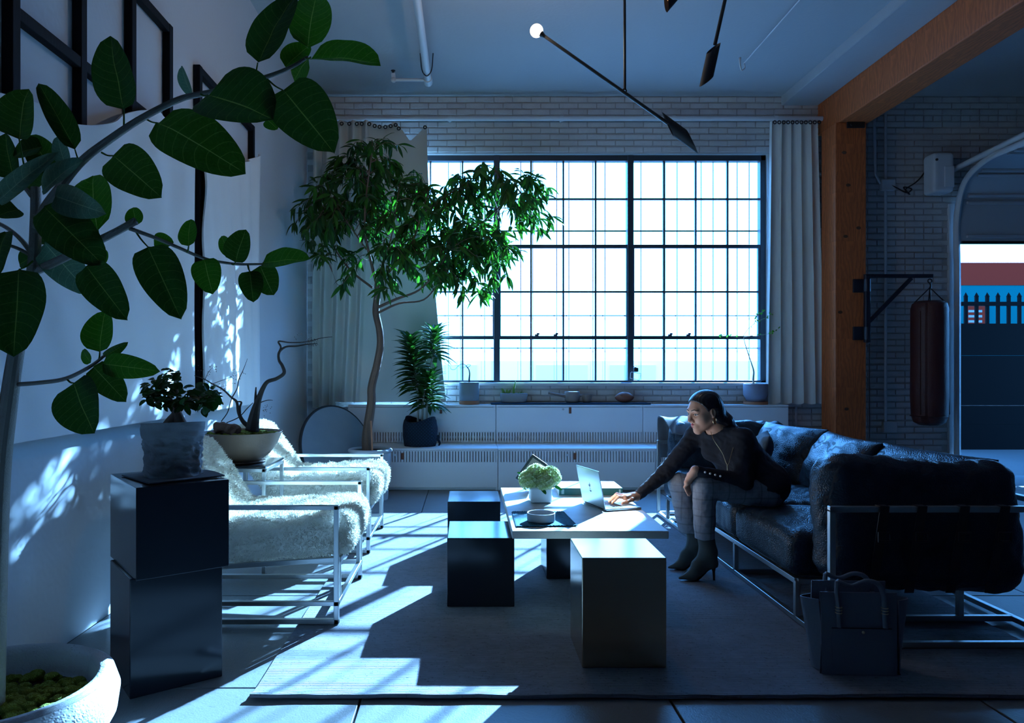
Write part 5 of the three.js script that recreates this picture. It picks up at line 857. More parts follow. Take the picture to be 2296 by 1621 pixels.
// ---------------------------------------------------------------- bonsai in a cloth pot on the stacked boxes
{
  const Y = 0.771, c = V(-1.165, 0, -2.905), ang = 37 * Math.PI / 180;
  const felt = thing('felt_mat', 'square grey felt mat under the cloth covered pot', 'mat', [c.x, Y, c.z], undefined, ang + 0.12);
  part(felt, 'felt', cloth((s, t) => [(s - 0.5) * 0.29, 0.002 + 0.006 * Math.max(0, s - 0.75) * 4 * Math.abs(Math.sin(t * 4)), (0.5 - t) * 0.29], 24, 24, 0.005), M.linenDark);
  const pot = thing('bonsai_pot', 'crumpled grey linen covered pot on the stacked steel boxes', 'pot', [c.x, Y + 0.008, c.z]);
  part(pot, 'cloth_wrap', sheet((s, t) => { const a = s * Math.PI * 2, cr = 0.010 * nz(Math.cos(a) * 3, t * 7, Math.sin(a) * 3) + 0.007 * nz(Math.cos(a) * 7, t * 14, Math.sin(a) * 7), cuff = t > 0.72 ? 0.006 : 0, r = lerp(0.104, 0.113, t) + cr * (t < 0.72 ? 1.2 : 0.4) + cuff; return [Math.cos(a) * r, t * 0.205 + 0.008 * Math.cos(a + 1) * t, -Math.sin(a) * r]; }, 72, 48), M.linenGrey);
  part(pot, 'cuff', sheet((s, t) => { const a = s * Math.PI * 2, r = lerp(0.119, 0.106, t); return [Math.cos(a) * r, 0.205 + 0.008 * Math.cos(a + 1) - 0.02 * t * t + 0.003 * Math.sin(t * 3), -Math.sin(a) * r]; }, 48, 6), M.linenGrey);
  part(pot, 'soil', new THREE.CylinderGeometry(0.106, 0.1, 0.03, 32).translate(0, 0.17, 0), M.soil);
  const b = thing('bonsai', 'small ficus bonsai with swollen roots and glossy leaves', 'plant', [c.x, Y + 0.19, c.z]);
  const P = (u, v, d = 2.9) => at(u, v, d), rt = mat([0.26, 0.17, 0.12], 0.7, 0, { bumpMap: T.fine, bumpScale: 0.001 });
  wpart(b, 'root', limb([P(372, 962), P(382, 945), P(393, 930), P(396, 915)], [0.024, 0.02, 0.017, 0.013], 12), rt); wpart(b, 'root', limb([P(408, 960), P(402, 942), P(396, 925), P(394, 910)], [0.026, 0.022, 0.018, 0.013], 12), rt);
  const brs = [[[395, 915], [380, 890], [360, 870], [345, 850]], [[395, 915], [398, 885], [392, 855], [385, 835]], [[396, 912], [420, 900], [450, 890], [475, 890]], [[384, 895], [352, 900], [335, 895]], [[420, 900], [440, 880], [450, 872]]], s0 = seed; seed = 404;
  const lm = [leafMat('#1d4a14', '#3f6a30', '#1d4a14', 0.3, 0.22), leafMat('#163c12', '#355a2a', '#163c12', 0.3, 0.2)], lg = [0, 1].map((k) => leafGeo(0.044 - 0.006 * k, 0.026, (t) => Math.pow(Math.sin(Math.PI * Math.pow(t, 0.9)), 0.6), { cup: 0.3, droop: 0.2, ns: 4, nt: 6 }));
  for (const q of brs) { wpart(b, 'branch', limb(q.map((p) => P(...p)), [0.006, 0.005, 0.0035, 0.002], 6), rt); }
  for (const [u, v, ru, rv, n] of [[385, 845, 28, 16, 26], [345, 868, 22, 22, 26], [380, 880, 36, 24, 44], [350, 895, 26, 12, 20], [400, 898, 34, 16, 34], [450, 885, 36, 20, 46], [478, 895, 18, 14, 16], [455, 905, 26, 14, 20]]) for (let k = 0; k < n; k++) { const a = rnd() * 6.28, r = Math.sqrt(rnd()), p = P(u + Math.cos(a) * r * ru, v + Math.sin(a) * r * rv, 2.9 + rr(-0.09, 0.09)), m = new THREE.Mesh(lg[k % 2], lm[k % 3 ? 0 : 1]); m.name = 'leaf'; m.castShadow = m.receiveShadow = true; frameTo(m, p, V(rr(-1, 1), rr(-0.7, 0.5), rr(-0.6, 1)), V(0, 1, 0.5)); m.position.sub(b.position); b.add(m); }
  seed = s0;
}
// ---------------------------------------------------------------- driftwood bonsai in a wide bowl on the side table
{
  const c = V(-1.36, 0.636, -4.43), bowl = thing('wide_bowl', 'wide shallow tan clay bowl on the small side table', 'bowl', c.toArray());
  const clay = mat([0.22, 0.135, 0.09], 0.55, 0, { map: T.mottle, bumpMap: T.fine, bumpScale: 0.0006 });
  part(bowl, 'body', lathe([[0, 0], [0.10, 0], [0.105, 0.008], [0.115, 0.016], [0.16, 0.05], [0.205, 0.11], [0.232, 0.178], [0.236, 0.182], [0.230, 0.182], [0.2, 0.13], [0.19, 0.125], [0, 0.12]], 64), clay);
  part(bowl, 'foot', lathe([[0, 0], [0.13, 0], [0.135, 0.006], [0.11, 0.01], [0, 0.01]], 48), clay);
  part(bowl, 'soil', lathe([[0, 0.165], [0.15, 0.162], [0.215, 0.158], [0.21, 0.14], [0, 0.14]], 40), M.soil);
  const mo = [], s0 = seed; seed = 61; for (let i = 0; i < 120; i++) { const a = rnd() * 6.28, r = 0.2 * Math.sqrt(rnd()); mo.push(new THREE.IcosahedronGeometry(rr(0.008, 0.02), 1).scale(1, 0.6, 1).translate(Math.cos(a) * r, 0.165 + rr(0, 0.008), Math.sin(a) * r)); }
  part(bowl, 'moss', mo, M.moss).userData.kind = 'stuff';
  const P = (u, v, d = 4.43) => at(u, v, d), t = thing('driftwood_bonsai', 'twisted bare driftwood bonsai rising from the wide tan bowl', 'plant', [c.x, c.y + 0.165, c.z]);
  const b = (n, pts, r, m = M.barkDark) => wpart(t, n, limb(pts.map((p) => P(p[0], p[1], p[2] ?? 4.43)), r, 8), m);
  b('trunk', [[565, 966], [568, 945], [573, 920], [580, 895], [590, 870], [600, 856], [620, 849], [637, 836], [633, 820], [626, 808], [626, 790], [640, 778], [665, 776], [690, 772], [712, 770]], [0.042, 0.036, 0.028, 0.018, 0.014, 0.012, 0.011, 0.011, 0.010, 0.009, 0.008, 0.006, 0.005, 0.004, 0.002]);
  b('branch', [[626, 790], [630, 778], [624, 766], [650, 768], [690, 766], [720, 758], [745, 755]], [0.007, 0.006, 0.005, 0.004, 0.003, 0.002, 0.0015]);
  b('branch', [[573, 920], [573, 890], [574, 868]], [0.012, 0.008, 0.004]);
  b('branch', [[560, 958], [545, 945], [535, 925], [530, 900], [520, 892], [498, 872], [475, 860], [458, 850], [436, 842]], [0.016, 0.013, 0.010, 0.008, 0.006, 0.005, 0.004, 0.003, 0.002]);
  b('branch', [[538, 930], [538, 912], [541, 902], [532, 900]], [0.008, 0.007, 0.006, 0.003]); b('branch', [[520, 892], [532, 870], [535, 852], [545, 830], [555, 804]], [0.004, 0.003, 0.003, 0.002, 0.001]);
  b('branch', [[496, 945], [510, 925], [516, 905], [520, 892]], [0.003, 0.003, 0.003, 0.003]); b('branch', [[508, 948], [536, 935], [555, 915], [567, 903]], [0.003, 0.003, 0.003, 0.002]); b('branch', [[575, 908], [590, 900], [605, 897], [612, 898]], [0.004, 0.003, 0.002, 0.001]); b('branch', [[460, 850], [467, 835], [475, 825]], [0.002, 0.0015, 0.001]); b('branch', [[478, 860], [500, 852], [520, 845]], [0.002, 0.0015, 0.001]);
  wpart(t, 'rock', softBox(0.16, 0.07, 0.07, 0.03, [14, 8, 8], (p) => 0.016 * nz(p.x * 30, p.y * 30, p.z * 30)).rotateZ(-0.15).translate(...P(508, 962, 4.36).toArray()), M.bark);
  const buds = []; for (const [u, v, n] of [[478, 828, 16], [462, 840, 6], [527, 835, 12], [500, 868, 12], [520, 852, 8], [600, 915, 12], [597, 925, 6], [450, 826, 6], [705, 768, 26], [690, 765, 16], [668, 755, 8], [545, 842, 6]]) for (let k = 0; k < n; k++) buds.push(new THREE.IcosahedronGeometry(0.0026, 0).translate(...P(u + rr(-9, 9), v + rr(-8, 8), 4.43 + rr(-0.03, 0.03)).toArray()));
  wpart(t, 'buds', buds, mat([0.12, 0.06, 0.04], 0.8)).userData.kind = 'stuff';
  seed = s0;
}
// ---------------------------------------------------------------- pendant with three arms
{
  const D = 4.6, P = (u, v, d = D) => at(u, v, d), lampM = mat([0.9, 0.85, 0.75], 0.5, 0, { emissive: new THREE.Color().setRGB(1.0, 0.86, 0.72), emissiveIntensity: 0.95 }), inner = mat([0.62, 0.42, 0.28], 0.5, 0, {}), glow = mat([0.9, 0.6, 0.35], 0.5, 0, { emissive: new THREE.Color().setRGB(1, 0.5, 0.22), emissiveIntensity: 0.5 });
  const t = thing('pendant_lamp', 'black rod pendant with a white globe and slanted tube shades', 'lamp', [P(1400, 0).x, CEIL, -D]);
  wpart(t, 'stem', rod(V(P(1400, 0).x, CEIL, -D), P(1401, 203), 0.0085), M.black);
  wpart(t, 'ceiling_rose', lathe([[0, 0], [0.06, 0], [0.06, -0.02], [0.02, -0.035], [0, -0.035]], 32).translate(P(1400, 0).x, CEIL, -D), M.black);
  wpart(t, 'pivot', new THREE.TorusGeometry(0.012, 0.005, 8, 20).translate(...P(1400, 204).toArray()), M.black);
  const arm = (a, b, r = 0.0105) => wpart(t, 'arm', rod(a, b, r), M.black);
  arm(P(1212, 75, 4.75), P(1498, 277, 4.5));
  const gl = wpart(t, 'globe', new THREE.SphereGeometry(0.043, 32, 20).translate(...P(1203, 69, 4.75).toArray()), lampM);
  wpart(t, 'globe_cup', orient(lathe([[0.012, -0.02], [0.022, 0.012], [0.018, 0.014], [0, 0.0]], 20), P(1219, 80, 4.74), P(1209, 73, 4.745)), M.black);
  const pl = new THREE.PointLight(new THREE.Color().setRGB(1, 0.82, 0.62), 1.0); pl.name = 'globe_light'; pl.position.copy(P(1203, 69, 4.75)); pl.castShadow = true; pl.shadow.radius = 2; scene.add(pl);
  // a tube cut aslant at both ends, open below
  const shade = (a, b, r, cut) => {
    const L = a.distanceTo(b), y = b.clone().sub(a).normalize(), g = sheet((s, q) => { const th = s * Math.PI * 2, k = q < 0.5 ? -1 : 1, e = k < 0 ? -L / 2 + (q * 2) * L / 2 : (q - 0.5) * L, c = Math.cos(th); const off = k < 0 ? c * cut * (1 - q * 2) : c * cut * ((q - 0.5) * 2); return [Math.cos(th) * r, e + off, Math.sin(th) * r]; }, 36, 12);
    const m = new THREE.Matrix4(), x = V(0, 1, 0).sub(y.clone().multiplyScalar(y.y)).normalize(), z = x.clone().cross(y); m.makeBasis(x, y, z).setPosition(a.clone().add(b).multiplyScalar(0.5)); g.applyMatrix4(m); return g;
  };
  const sh = (a, b, r, cut, f) => { const o = wpart(t, 'shade', shade(a, b, r, cut), M.blackMatte); wpart(o, 'lamp_disc', orient(new THREE.CylinderGeometry(r * 0.9, r * 0.9, 0.006, 24), a.clone().lerp(b, f), a.clone().lerp(b, f + 0.02)), glow); return o; };
  sh(P(1497, 278, 4.5), P(1552, 318, 4.46), 0.036, -0.075, 0.62);
  arm(P(1700, -330, 4.3), P(1603, 100, 4.25)); sh(P(1600, 108, 4.25), P(1584, 182, 4.22), 0.033, 0.05, 0.62);
  arm(P(1601, -150, 4.1), P(1510, -20, 4.1)); sh(P(1528, -32, 4.1), P(1494, 8, 4.1), 0.036, -0.03, 0.7);
  arm(P(1400, -30, 4.6), P(1601, -150, 4.1)); arm(P(1400, -200, 4.6), P(1700, -330, 4.3));
}
// ---------------------------------------------------------------- punching bag on its bracket
{
  const D = 7.5, P = (u, v, d = D) => at(u, v, d), b = thing('bag_bracket', 'dark steel swing bracket bolted to the timber post', 'bracket', P(1944, 690).toArray());
  wpart(b, 'upright', bar(P(1944, 617), P(1944, 768), 0.05), M.steelDark); wpart(b, 'boom', bar(P(1938, 619), P(2091, 619), 0.038), M.steelDark); wpart(b, 'brace', bar(P(1948, 722), P(2043, 624), 0.034), M.steelDark);
  for (const v of [640, 747]) { wpart(b, 'plate', rbox(P(1917, 0).x, P(1946, 0).x, P(0, v + 15).y, P(0, v - 15).y, -7.55, -7.525, 0.003, 1), M.steelDark); wpart(b, 'knuckle', rod(P(1944, v + 14), P(1944, v - 14), 0.034), M.steelDark); }
  wpart(b, 'eye', new THREE.TorusGeometry(0.02, 0.006, 8, 18).translate(...P(2085, 630).toArray()), M.iron);
  const g = thing('punching_bag', 'worn dark brown leather punching bag hanging by the garage opening', 'punching bag', P(2085, 955).toArray());
  const lea = mat([0.115, 0.030, 0.022], 0.42, 0, { map: T.mottle, bumpMap: scaled(T.leather, 0.2), bumpScale: 0.0012 }), c = P(2084, 815), H = 1.27, r = 0.172;
  wpart(g, 'skin', lathe([[0, -H / 2], [0.09, -H / 2 + 0.008], [0.14, -H / 2 + 0.035], [0.163, -H / 2 + 0.1], [r, -H / 2 + 0.3], [r * 0.985, 0], [r * 0.99, H / 2 - 0.3], [r * 0.98, H / 2 - 0.08], [0.155, H / 2 - 0.025], [0.12, H / 2], [0, H / 2 + 0.004]], 48).translate(c.x, c.y, c.z), lea);
  for (const [a, y] of [[0.5, 0], [2.6, 0], [4.7, 0]]) wpart(g, 'seam', limb([0, 1, 2, 3, 4].map((k) => V(c.x + Math.cos(a) * r * 1.004, c.y - H / 2 + 0.12 + k * 0.26, c.z + Math.sin(a) * r * 1.004)), [0.005, 0.005, 0.005, 0.005, 0.005], 6, 3), lea);
  wpart(g, 'band', new THREE.TorusGeometry(r * 0.985, 0.004, 6, 48).rotateX(Math.PI / 2).translate(c.x, c.y - H / 2 + 0.1, c.z), lea);
  for (let k = 0; k < 4; k++) { const a = k * Math.PI / 2 + 0.5, e = V(c.x + Math.cos(a) * 0.13, c.y + H / 2 - 0.01, c.z + Math.sin(a) * 0.13); wpart(g, 'chain', rod(e, P(2085, 645), 0.006, 0.005, 8), M.iron); }
  wpart(g, 'swivel', limb([P(2085, 648), P(2087, 640), P(2085, 633)], [0.012, 0.009, 0.012], 8), M.iron);
}
// ---------------------------------------------------------------- handbag on the rug
{
  const t = thing('tote_bag', 'slate blue leather tote bag with front pocket on the rug', 'handbag', [1.53, 0.012, -2.92]); t.rotation.y = -0.05;
  const lea = mat([0.15, 0.165, 0.20], 0.5, 0, { bumpMap: T.leather, bumpScale: 0.0003 }), edge = mat([0.012, 0.014, 0.02], 0.6), gold = mat([0.75, 0.62, 0.40], 0.3, 1), lin = mat([0.03, 0.03, 0.04], 0.9);
  const H = 0.31, wb = 0.31, wt = 0.35, d = 0.13;
  const body = (front) => sheet((s, q) => { const w = lerp(wb, wt, q) * 0.5, x = lerp(-w, w, s) * 0.82; return [x, q * H, front * (d / 2 - 0.028 * q) + 0.004 * Math.sin(s * Math.PI)]; }, 12, 10);
  part(t, 'front_panel', curl(cloth((s, q) => { const w = lerp(0.285, 0.29, q) * 0.5, x = lerp(-w, w, s) - 0.012 * (1 - q) ; return [x, q * H, d / 2 - 0.03 * q + 0.004 * Math.sin(s * Math.PI)]; }, 14, 12, 0.006), () => {}), lea);
  part(t, 'back_panel', cloth((s, q) => { const w = 0.145, x = lerp(w, -w, s); return [x, q * (H + 0.02), -d / 2 + 0.02 * q]; }, 10, 10, 0.006), lea);
  for (const s of [-1, 1]) part(t, 'side_wing', cloth((a, q) => { const sw = lerp(0.02, 0.055, q), e = a < 0.5 ? a * 2 : 2 - a * 2, x = s * (0.142 + sw * Math.sin(e * Math.PI / 2) + 0.01 * q), z = lerp(d / 2 - 0.03 * q, -d / 2 + 0.02 * q, a); return [x, (1 - e * 0.0) * q * (H - 0.035) + 0.004, s > 0 ? z : z]; }, 16, 10, 0.004), lea);
  part(t, 'bottom', rbox(-0.148, 0.148, 0, 0.006, -d / 2, d / 2, 0.002, 1), edge);
  part(t, 'lining', rbox(-0.13, 0.13, 0.01, 0.255, -0.03, 0.03, 0.01), lin);
  const pk = part(t, 'pocket', cloth((s, q) => [lerp(-0.112, 0.115, s), lerp(0.022, 0.175, q), d / 2 + 0.009 - 0.03 * lerp(0.07, 0.56, q)], 6, 8, 0.004), lea);
  part(pk, 'pocket_edge', [limb([V(-0.112, 0.176, d / 2 - 0.004), V(0, 0.177, d / 2 - 0.002), V(0.115, 0.176, d / 2 - 0.004)], [0.0022, 0.0022, 0.0022], 6, 4)], edge);
  part(pk, 'stud', new THREE.SphereGeometry(0.006, 12, 8).translate(0.003, 0.164, d / 2 + 0.006), gold);
  for (const x of [-0.146, 0.142]) part(t, 'edge_line', limb([V(x - 0.012, 0.002, d / 2 + 0.003), V(x, H * 0.5, d / 2 - 0.012), V(x, H, d / 2 - 0.027)], [0.003, 0.003, 0.003], 6, 4), edge);
  for (const [z, y0, front] of [[d / 2 - 0.004, 0.20, 1], [-0.045, 0.31, 0]]) {
    const h = part(t, 'handle', [0, 1].map(() => null).length && [limb([V(-0.085, front ? 0.18 : 0.29, z + 0.004), V(-0.085, 0.25, z - 0.004 * front), V(-0.088, 0.31, z - 0.012), V(-0.085, 0.355, z - 0.014)], [0.010, 0.010, 0.0095, 0.009], 8), limb([V(-0.085, 0.355, z - 0.014), V(-0.03, 0.335, z - 0.02), V(0.03, 0.355, z - 0.02), V(0.07, 0.345, z - 0.014), V(0.09, 0.30, z - 0.01), V(0.09, 0.25, z - 0.004 * front), V(0.09, front ? 0.18 : 0.29, z + 0.004)], [0.009, 0.009, 0.009, 0.0095, 0.010, 0.010, 0.010], 8)], lea);
    if (front) for (const x of [-0.085, 0.09]) for (let k = 0; k < 3; k++) part(h, 'ring', new THREE.TorusGeometry(0.0115, 0.0018, 6, 18).rotateX(Math.PI / 2).translate(x, 0.235 + k * 0.011, z - 0.002), gold);
  }
}
// ---------------------------------------------------------------- throw over the far arm
{
  const th = thing('throw_blanket', 'charcoal wool throw with fringe over the far sofa arm', 'blanket', [1.74, 0.45, -5.98]);
  wpart(th, 'cloth', cloth((s, t) => { const x = lerp(1.55, 1.90, s), a = lerp(-1.25, 1.6, t), R = 0.13; const y = t < 0.62 ? 0.80 - 0.10 * Math.pow(Math.abs(t - 0.5) * 2, 2) + 0.02 * nz(s * 3, t * 3, 2) : lerp(0.794, 0.47, (t - 0.62) / 0.38), z = t < 0.62 ? lerp(-5.60, -6.01, t / 0.62) : -6.02 - 0.015 * nz(s * 6, t * 4, 3); return [x + 0.01 * nz(t * 4, s, 6), y, z]; }, 24, 40, 0.008), M.linenDark);
  const fr = []; for (let k = 0; k < 22; k++) fr.push(limb([V(1.555 + k * 0.016, 0.475, -6.02), V(1.556 + k * 0.016 + 0.003 * Math.sin(k), 0.43, -6.024)], [0.004, 0.003], 5, 1, false)); wpart(th, 'fringe', fr, M.linenDark).userData.kind = 'stuff';
}
// ---------------------------------------------------------------- seated woman
{
  const J = (x, y, d) => [x, y, -d], base = [1.45, 0.012, -4.23];
  const person = thing('person', 'woman with long dark hair in a navy sweater leaning to the laptop', 'person', base);
  const smin = (a, b, k) => { const h = Math.max(k - Math.abs(a - b), 0) / k; return Math.min(a, b) - h * h * k * 0.25; };
  const smax = (a, b, k) => -smin(-a, -b, k);
  function cap(a, b, ra, rb) { const bx = b[0] - a[0], by = b[1] - a[1], bz = b[2] - a[2], L = bx * bx + by * by + bz * bz; return (x, y, z) => { const px = x - a[0], py = y - a[1], pz = z - a[2], h = clamp((px * bx + py * by + pz * bz) / L, 0, 1); return Math.hypot(px - bx * h, py - by * h, pz - bz * h) - (ra + (rb - ra) * h); }; }
  const ball = (c, r) => (x, y, z) => Math.hypot(x - c[0], y - c[1], z - c[2]) - r;
  const ell = (c, r) => (x, y, z) => { const a = (x - c[0]) / r[0], b = (y - c[1]) / r[1], d = (z - c[2]) / r[2], k = Math.hypot(a, b, d), g = Math.hypot(a / r[0], b / r[1], d / r[2]); return g > 1e-9 ? k * (k - 1) / g : -Math.min(...r); };
  const uni = (fs, k) => (x, y, z) => { let d = fs[0](x, y, z); for (let i = 1; i < fs.length; i++) d = smin(d, fs[i](x, y, z), k); return d; };
  const chain = (pts, r) => pts.slice(1).map((p, i) => cap(pts[i], p, r[i], r[i + 1]));
  const hipL = J(1.68, 0.505, 4.17), hipR = J(1.69, 0.505, 4.39), waist = J(1.635, 0.625, 4.27), chest = J(1.54, 0.74, 4.285), neckB = J(1.455, 0.84, 4.295), shL = J(1.555, 0.795, 4.165), shR = J(1.375, 0.80, 4.43);
  const elL = J(1.525, 0.565, 4.08), wrL = J(1.25, 0.636, 4.05), elR = J(1.155, 0.575, 4.34), wrR = J(0.962, 0.463, 4.22);
  const knL = J(1.305, 0.545, 4.07), knR = J(1.245, 0.515, 4.33), anL = J(1.335, 0.16, 4.12), anR = J(1.33, 0.16, 4.34);
  // ---- head frame: a forward, b up, c towards her left (the camera)
  const HC = V(1.372, 0.948, -4.28), yaw = 20 * Math.PI / 180, pit = 13 * Math.PI / 180;
  const fa = V(-Math.cos(yaw) * Math.cos(pit), -Math.sin(pit), Math.sin(yaw) * Math.cos(pit)), fb = V(0, 1, 0).sub(fa.clone().multiplyScalar(fa.y)).normalize(), fc = fb.clone().cross(fa).normalize();
  if (fc.z < 0) fc.negate();
  const hp = (a, b, c) => HC.clone().addScaledVector(fa, a).addScaledVector(fb, b).addScaledVector(fc, c);
  const toH = (x, y, z) => { const px = x - HC.x, py = y - HC.y, pz = z - HC.z; return [px * fa.x + py * fa.y + pz * fa.z, px * fb.x + py * fb.y + pz * fb.z, px * fc.x + py * fc.y + pz * fc.z]; };
  const cranium = ell([-0.012, 0.028, 0], [0.093, 0.083, 0.073]), face = ell([0.03, -0.022, 0], [0.060, 0.085, 0.058]);
  const jaw = [cap([0.0, -0.052, 0.047], [0.064, -0.096, 0.010], 0.02, 0.016), cap([0.0, -0.052, -0.047], [0.064, -0.096, -0.010], 0.02, 0.016), ball([0.07, -0.098, 0], 0.0165)];
  const cheeks = [ball([0.056, -0.028, 0.036], 0.03), ball([0.056, -0.028, -0.036], 0.03)], brow = cap([0.079, 0.024, 0.034], [0.079, 0.024, -0.034], 0.012, 0.012);
  const nose = [cap([0.088, 0.012, 0], [0.111, -0.027, 0], 0.0075, 0.0105), ball([0.099, -0.034, 0.011], 0.0085), ball([0.099, -0.034, -0.011], 0.0085)];
  const mouth = ell([0.080, -0.062, 0], [0.020, 0.02, 0.026]), lipU = [cap([0.0855, -0.058, 0.019], [0.0985, -0.0545, 0.003], 0.0035, 0.0058), cap([0.0855, -0.058, -0.019], [0.0985, -0.0545, -0.003], 0.0035, 0.0058)], lipD = [cap([0.0855, -0.0625, 0.017], [0.096, -0.0675, 0], 0.004, 0.0068), cap([0.0855, -0.0625, -0.017], [0.096, -0.0675, 0], 0.004, 0.0068)];
  const socket = [ball([0.094, 0.004, 0.031], 0.0145), ball([0.094, 0.004, -0.031], 0.0145)], lid = [ball([0.0735, 0.003, 0.0305], 0.0145), ball([0.0735, 0.003, -0.0305], 0.0145)];
  const ear = [0.074, -0.074].map((c) => { const s = Math.sign(c); return [ell([-0.006, -0.004, c], [0.017, 0.029, 0.007]), ell([-0.004, -0.004, c + s * 0.006], [0.009, 0.018, 0.006]), ball([-0.002, -0.03, c - s * 0.002], 0.007)]; });
  const headF = (x, y, z) => {
    const [a, b, c] = toH(x, y, z); let d = smin(cranium(a, b, c), face(a, b, c), 0.04);
    for (const f of jaw) d = smin(d, f(a, b, c), 0.025); for (const f of cheeks) d = smin(d, f(a, b, c), 0.025); d = smin(d, brow(a, b, c), 0.018); d = smin(d, mouth(a, b, c), 0.014);
    for (const f of socket) d = smax(d, -f(a, b, c), 0.012); for (const f of lid) d = smin(d, f(a, b, c), 0.005);
    for (const f of nose) d = smin(d, f(a, b, c), 0.011); let l = lipU[0](a, b, c); l = smin(l, lipU[1](a, b, c), 0.004); d = smin(d, l, 0.004); l = smin(lipD[0](a, b, c), lipD[1](a, b, c), 0.004); d = smin(d, l, 0.004);
    for (const e of ear) { let q = smin(smax(e[0](a, b, c), -e[1](a, b, c), 0.004), e[2](a, b, c), 0.006); d = smin(d, q, 0.006); }
    return d;
  };
  const hpA = (a, b, c) => hp(a, b, c).toArray(), neck = uni([cap(hpA(-0.025, -0.045, 0), neckB, 0.049, 0.056), cap(neckB, J(1.5, 0.79, 4.29), 0.058, 0.075)], 0.03);
  const headNeck = (x, y, z) => smin(headF(x, y, z), neck(x, y, z), 0.02);
  // ---- hands
  const lp = (a, b, t) => [0, 1, 2].map((i) => a[i] + (b[i] - a[i]) * t);
  function hand(w, knuckles, joints, tips, thumb, r) {
    const palm = knuckles.map((k) => cap(w, k, 0.019, 0.0125)), P = uni([...palm, cap(lp(w, knuckles[0], 0.25), lp(w, knuckles[3], 0.25), 0.017, 0.015), cap(knuckles[0], knuckles[3], 0.011, 0.0105)], 0.016);
    const fingers = knuckles.map((k, i) => uni([cap(k, joints[i], 0.0095, 0.0082), cap(joints[i], lp(joints[i], tips[i], 0.55), 0.0082, 0.0075), cap(lp(joints[i], tips[i], 0.55), tips[i], 0.0075, 0.006)], 0.004));
    const th = uni([cap(lp(w, thumb[0], 0.2), thumb[0], 0.016, 0.0125), cap(thumb[0], thumb[1], 0.0115, 0.0095), cap(thumb[1], thumb[2], 0.0095, 0.0068)], 0.006);
    return (x, y, z) => { let d = P(x, y, z), e = 9; for (const f of fingers) e = Math.min(e, f(x, y, z)); d = smin(d, e, 0.006); return smin(d, th(x, y, z), 0.008); };
  }
  const dR = [0.045, 0.017, -0.011, -0.036];        // index nearest the camera side
  const knR_ = dR.map((o, i) => J(0.883 + [0.002, -0.002, 0.002, 0.012][i], 0.470 - [0.003, 0, 0.002, 0.006][i], 4.205 - o)), jR = dR.map((o, i) => J(0.845 + [0, -0.004, 0, 0.012][i], 0.474, 4.20 - o * 1.25)), tR = dR.map((o, i) => J(0.806 + [0.002, -0.008, 0, 0.016][i], 0.4425, 4.195 - o * 1.45));
  const handR = hand(wrR, knR_, jR, tR, [J(0.925, 0.455, 4.163), J(0.893, 0.448, 4.135), J(0.862, 0.4425, 4.12)]);
  const oL = [-0.03, -0.010, 0.010, 0.028];
  const kL_ = oL.map((o, i) => J(1.216 - o * 0.5 + [0, -0.002, 0, 0.004][i], 0.573 + [0.004, 0, 0, 0.006][i] * -1, 4.075 - o * 0.65)), jL = oL.map((o, i) => J(1.214 - o * 0.55, 0.533 + [0.004, 0, 0.002, 0.008][i], 4.09 - o * 0.7)), tL = oL.map((o, i) => J(1.232 - o * 0.5, 0.487 + [0.008, 0, 0.004, 0.016][i], 4.11 - o * 0.7));
  const handL = hand(wrL, kL_, jL, tL, [J(1.232, 0.605, 4.105), J(1.228, 0.575, 4.135), J(1.235, 0.545, 4.155)]);
  // ---- the body under the clothes, one surface
  const core = uni([...chain([hipL, knL, anL], [0.075, 0.05, 0.020]), ...chain([hipR, knR, anR], [0.075, 0.05, 0.020]), cap(hipL, hipR, 0.085, 0.085), ...chain([J(1.69, 0.52, 4.28), waist, chest, neckB], [0.10, 0.085, 0.10, 0.05]), cap(shL, shR, 0.04, 0.04), ...chain([shL, elL, wrL], [0.042, 0.032, 0.022]), ...chain([shR, elR, wrR], [0.042, 0.032, 0.022]), cap(anL, J(1.30, 0.08, 4.12), 0.026, 0.016), cap(anR, J(1.30, 0.08, 4.34), 0.026, 0.016)], 0.03);
  const cA = (x, y, z) => core(x, y, z);
  const gBody = nets(cA, [0.9, 0.0, -4.56], [1.85, 0.95, -3.98], 0.012);
  const lo = (c, r) => [c[0] - r, c[1] - r, c[2] - r], hi = (c, r) => [c[0] + r, c[1] + r, c[2] + r];
  const gHead = nets((x, y, z) => Math.max(headNeck(x, y, z), -(y - 0.775)), [1.24, 0.77, -4.40], [1.56, 1.08, -4.17], 0.0022);
  const gHR = nets((x, y, z) => smin(handR(x, y, z), cap(elR, wrR, 0.033, 0.0225)(x, y, z), 0.01), [0.78, 0.42, -4.29], [1.01, 0.51, -4.10], 0.003);
  const gHL = nets((x, y, z) => smin(handL(x, y, z), cap(elL, wrL, 0.033, 0.0225)(x, y, z), 0.01), [1.17, 0.46, -4.19], [1.32, 0.68, -4.00], 0.003);
  const skin = [0.50, 0.265, 0.175], tint = (g, f) => { const p = g.attributes.position, c = new Float32Array(p.count * 3); for (let i = 0; i < p.count; i++) { const q = f ? f(p.getX(i), p.getY(i), p.getZ(i)) : skin; c.set(q, i * 3); } g.setAttribute('color', new THREE.BufferAttribute(c, 3)); return g; };
  const mixc = (a, b, t) => a.map((v, i) => lerp(v, b[i], t));
  const seg = (a, b, c, p, q, r) => { const t = clamp(((a - p[0]) * (q[0] - p[0]) + (b - p[1]) * (q[1] - p[1]) + (c - p[2]) * (q[2] - p[2])) / ((q[0] - p[0]) ** 2 + (q[1] - p[1]) ** 2 + (q[2] - p[2]) ** 2), 0, 1); return Math.hypot(a - lerp(p[0], q[0], t), b - lerp(p[1], q[1], t), c - lerp(p[2], q[2], t)) < r; };
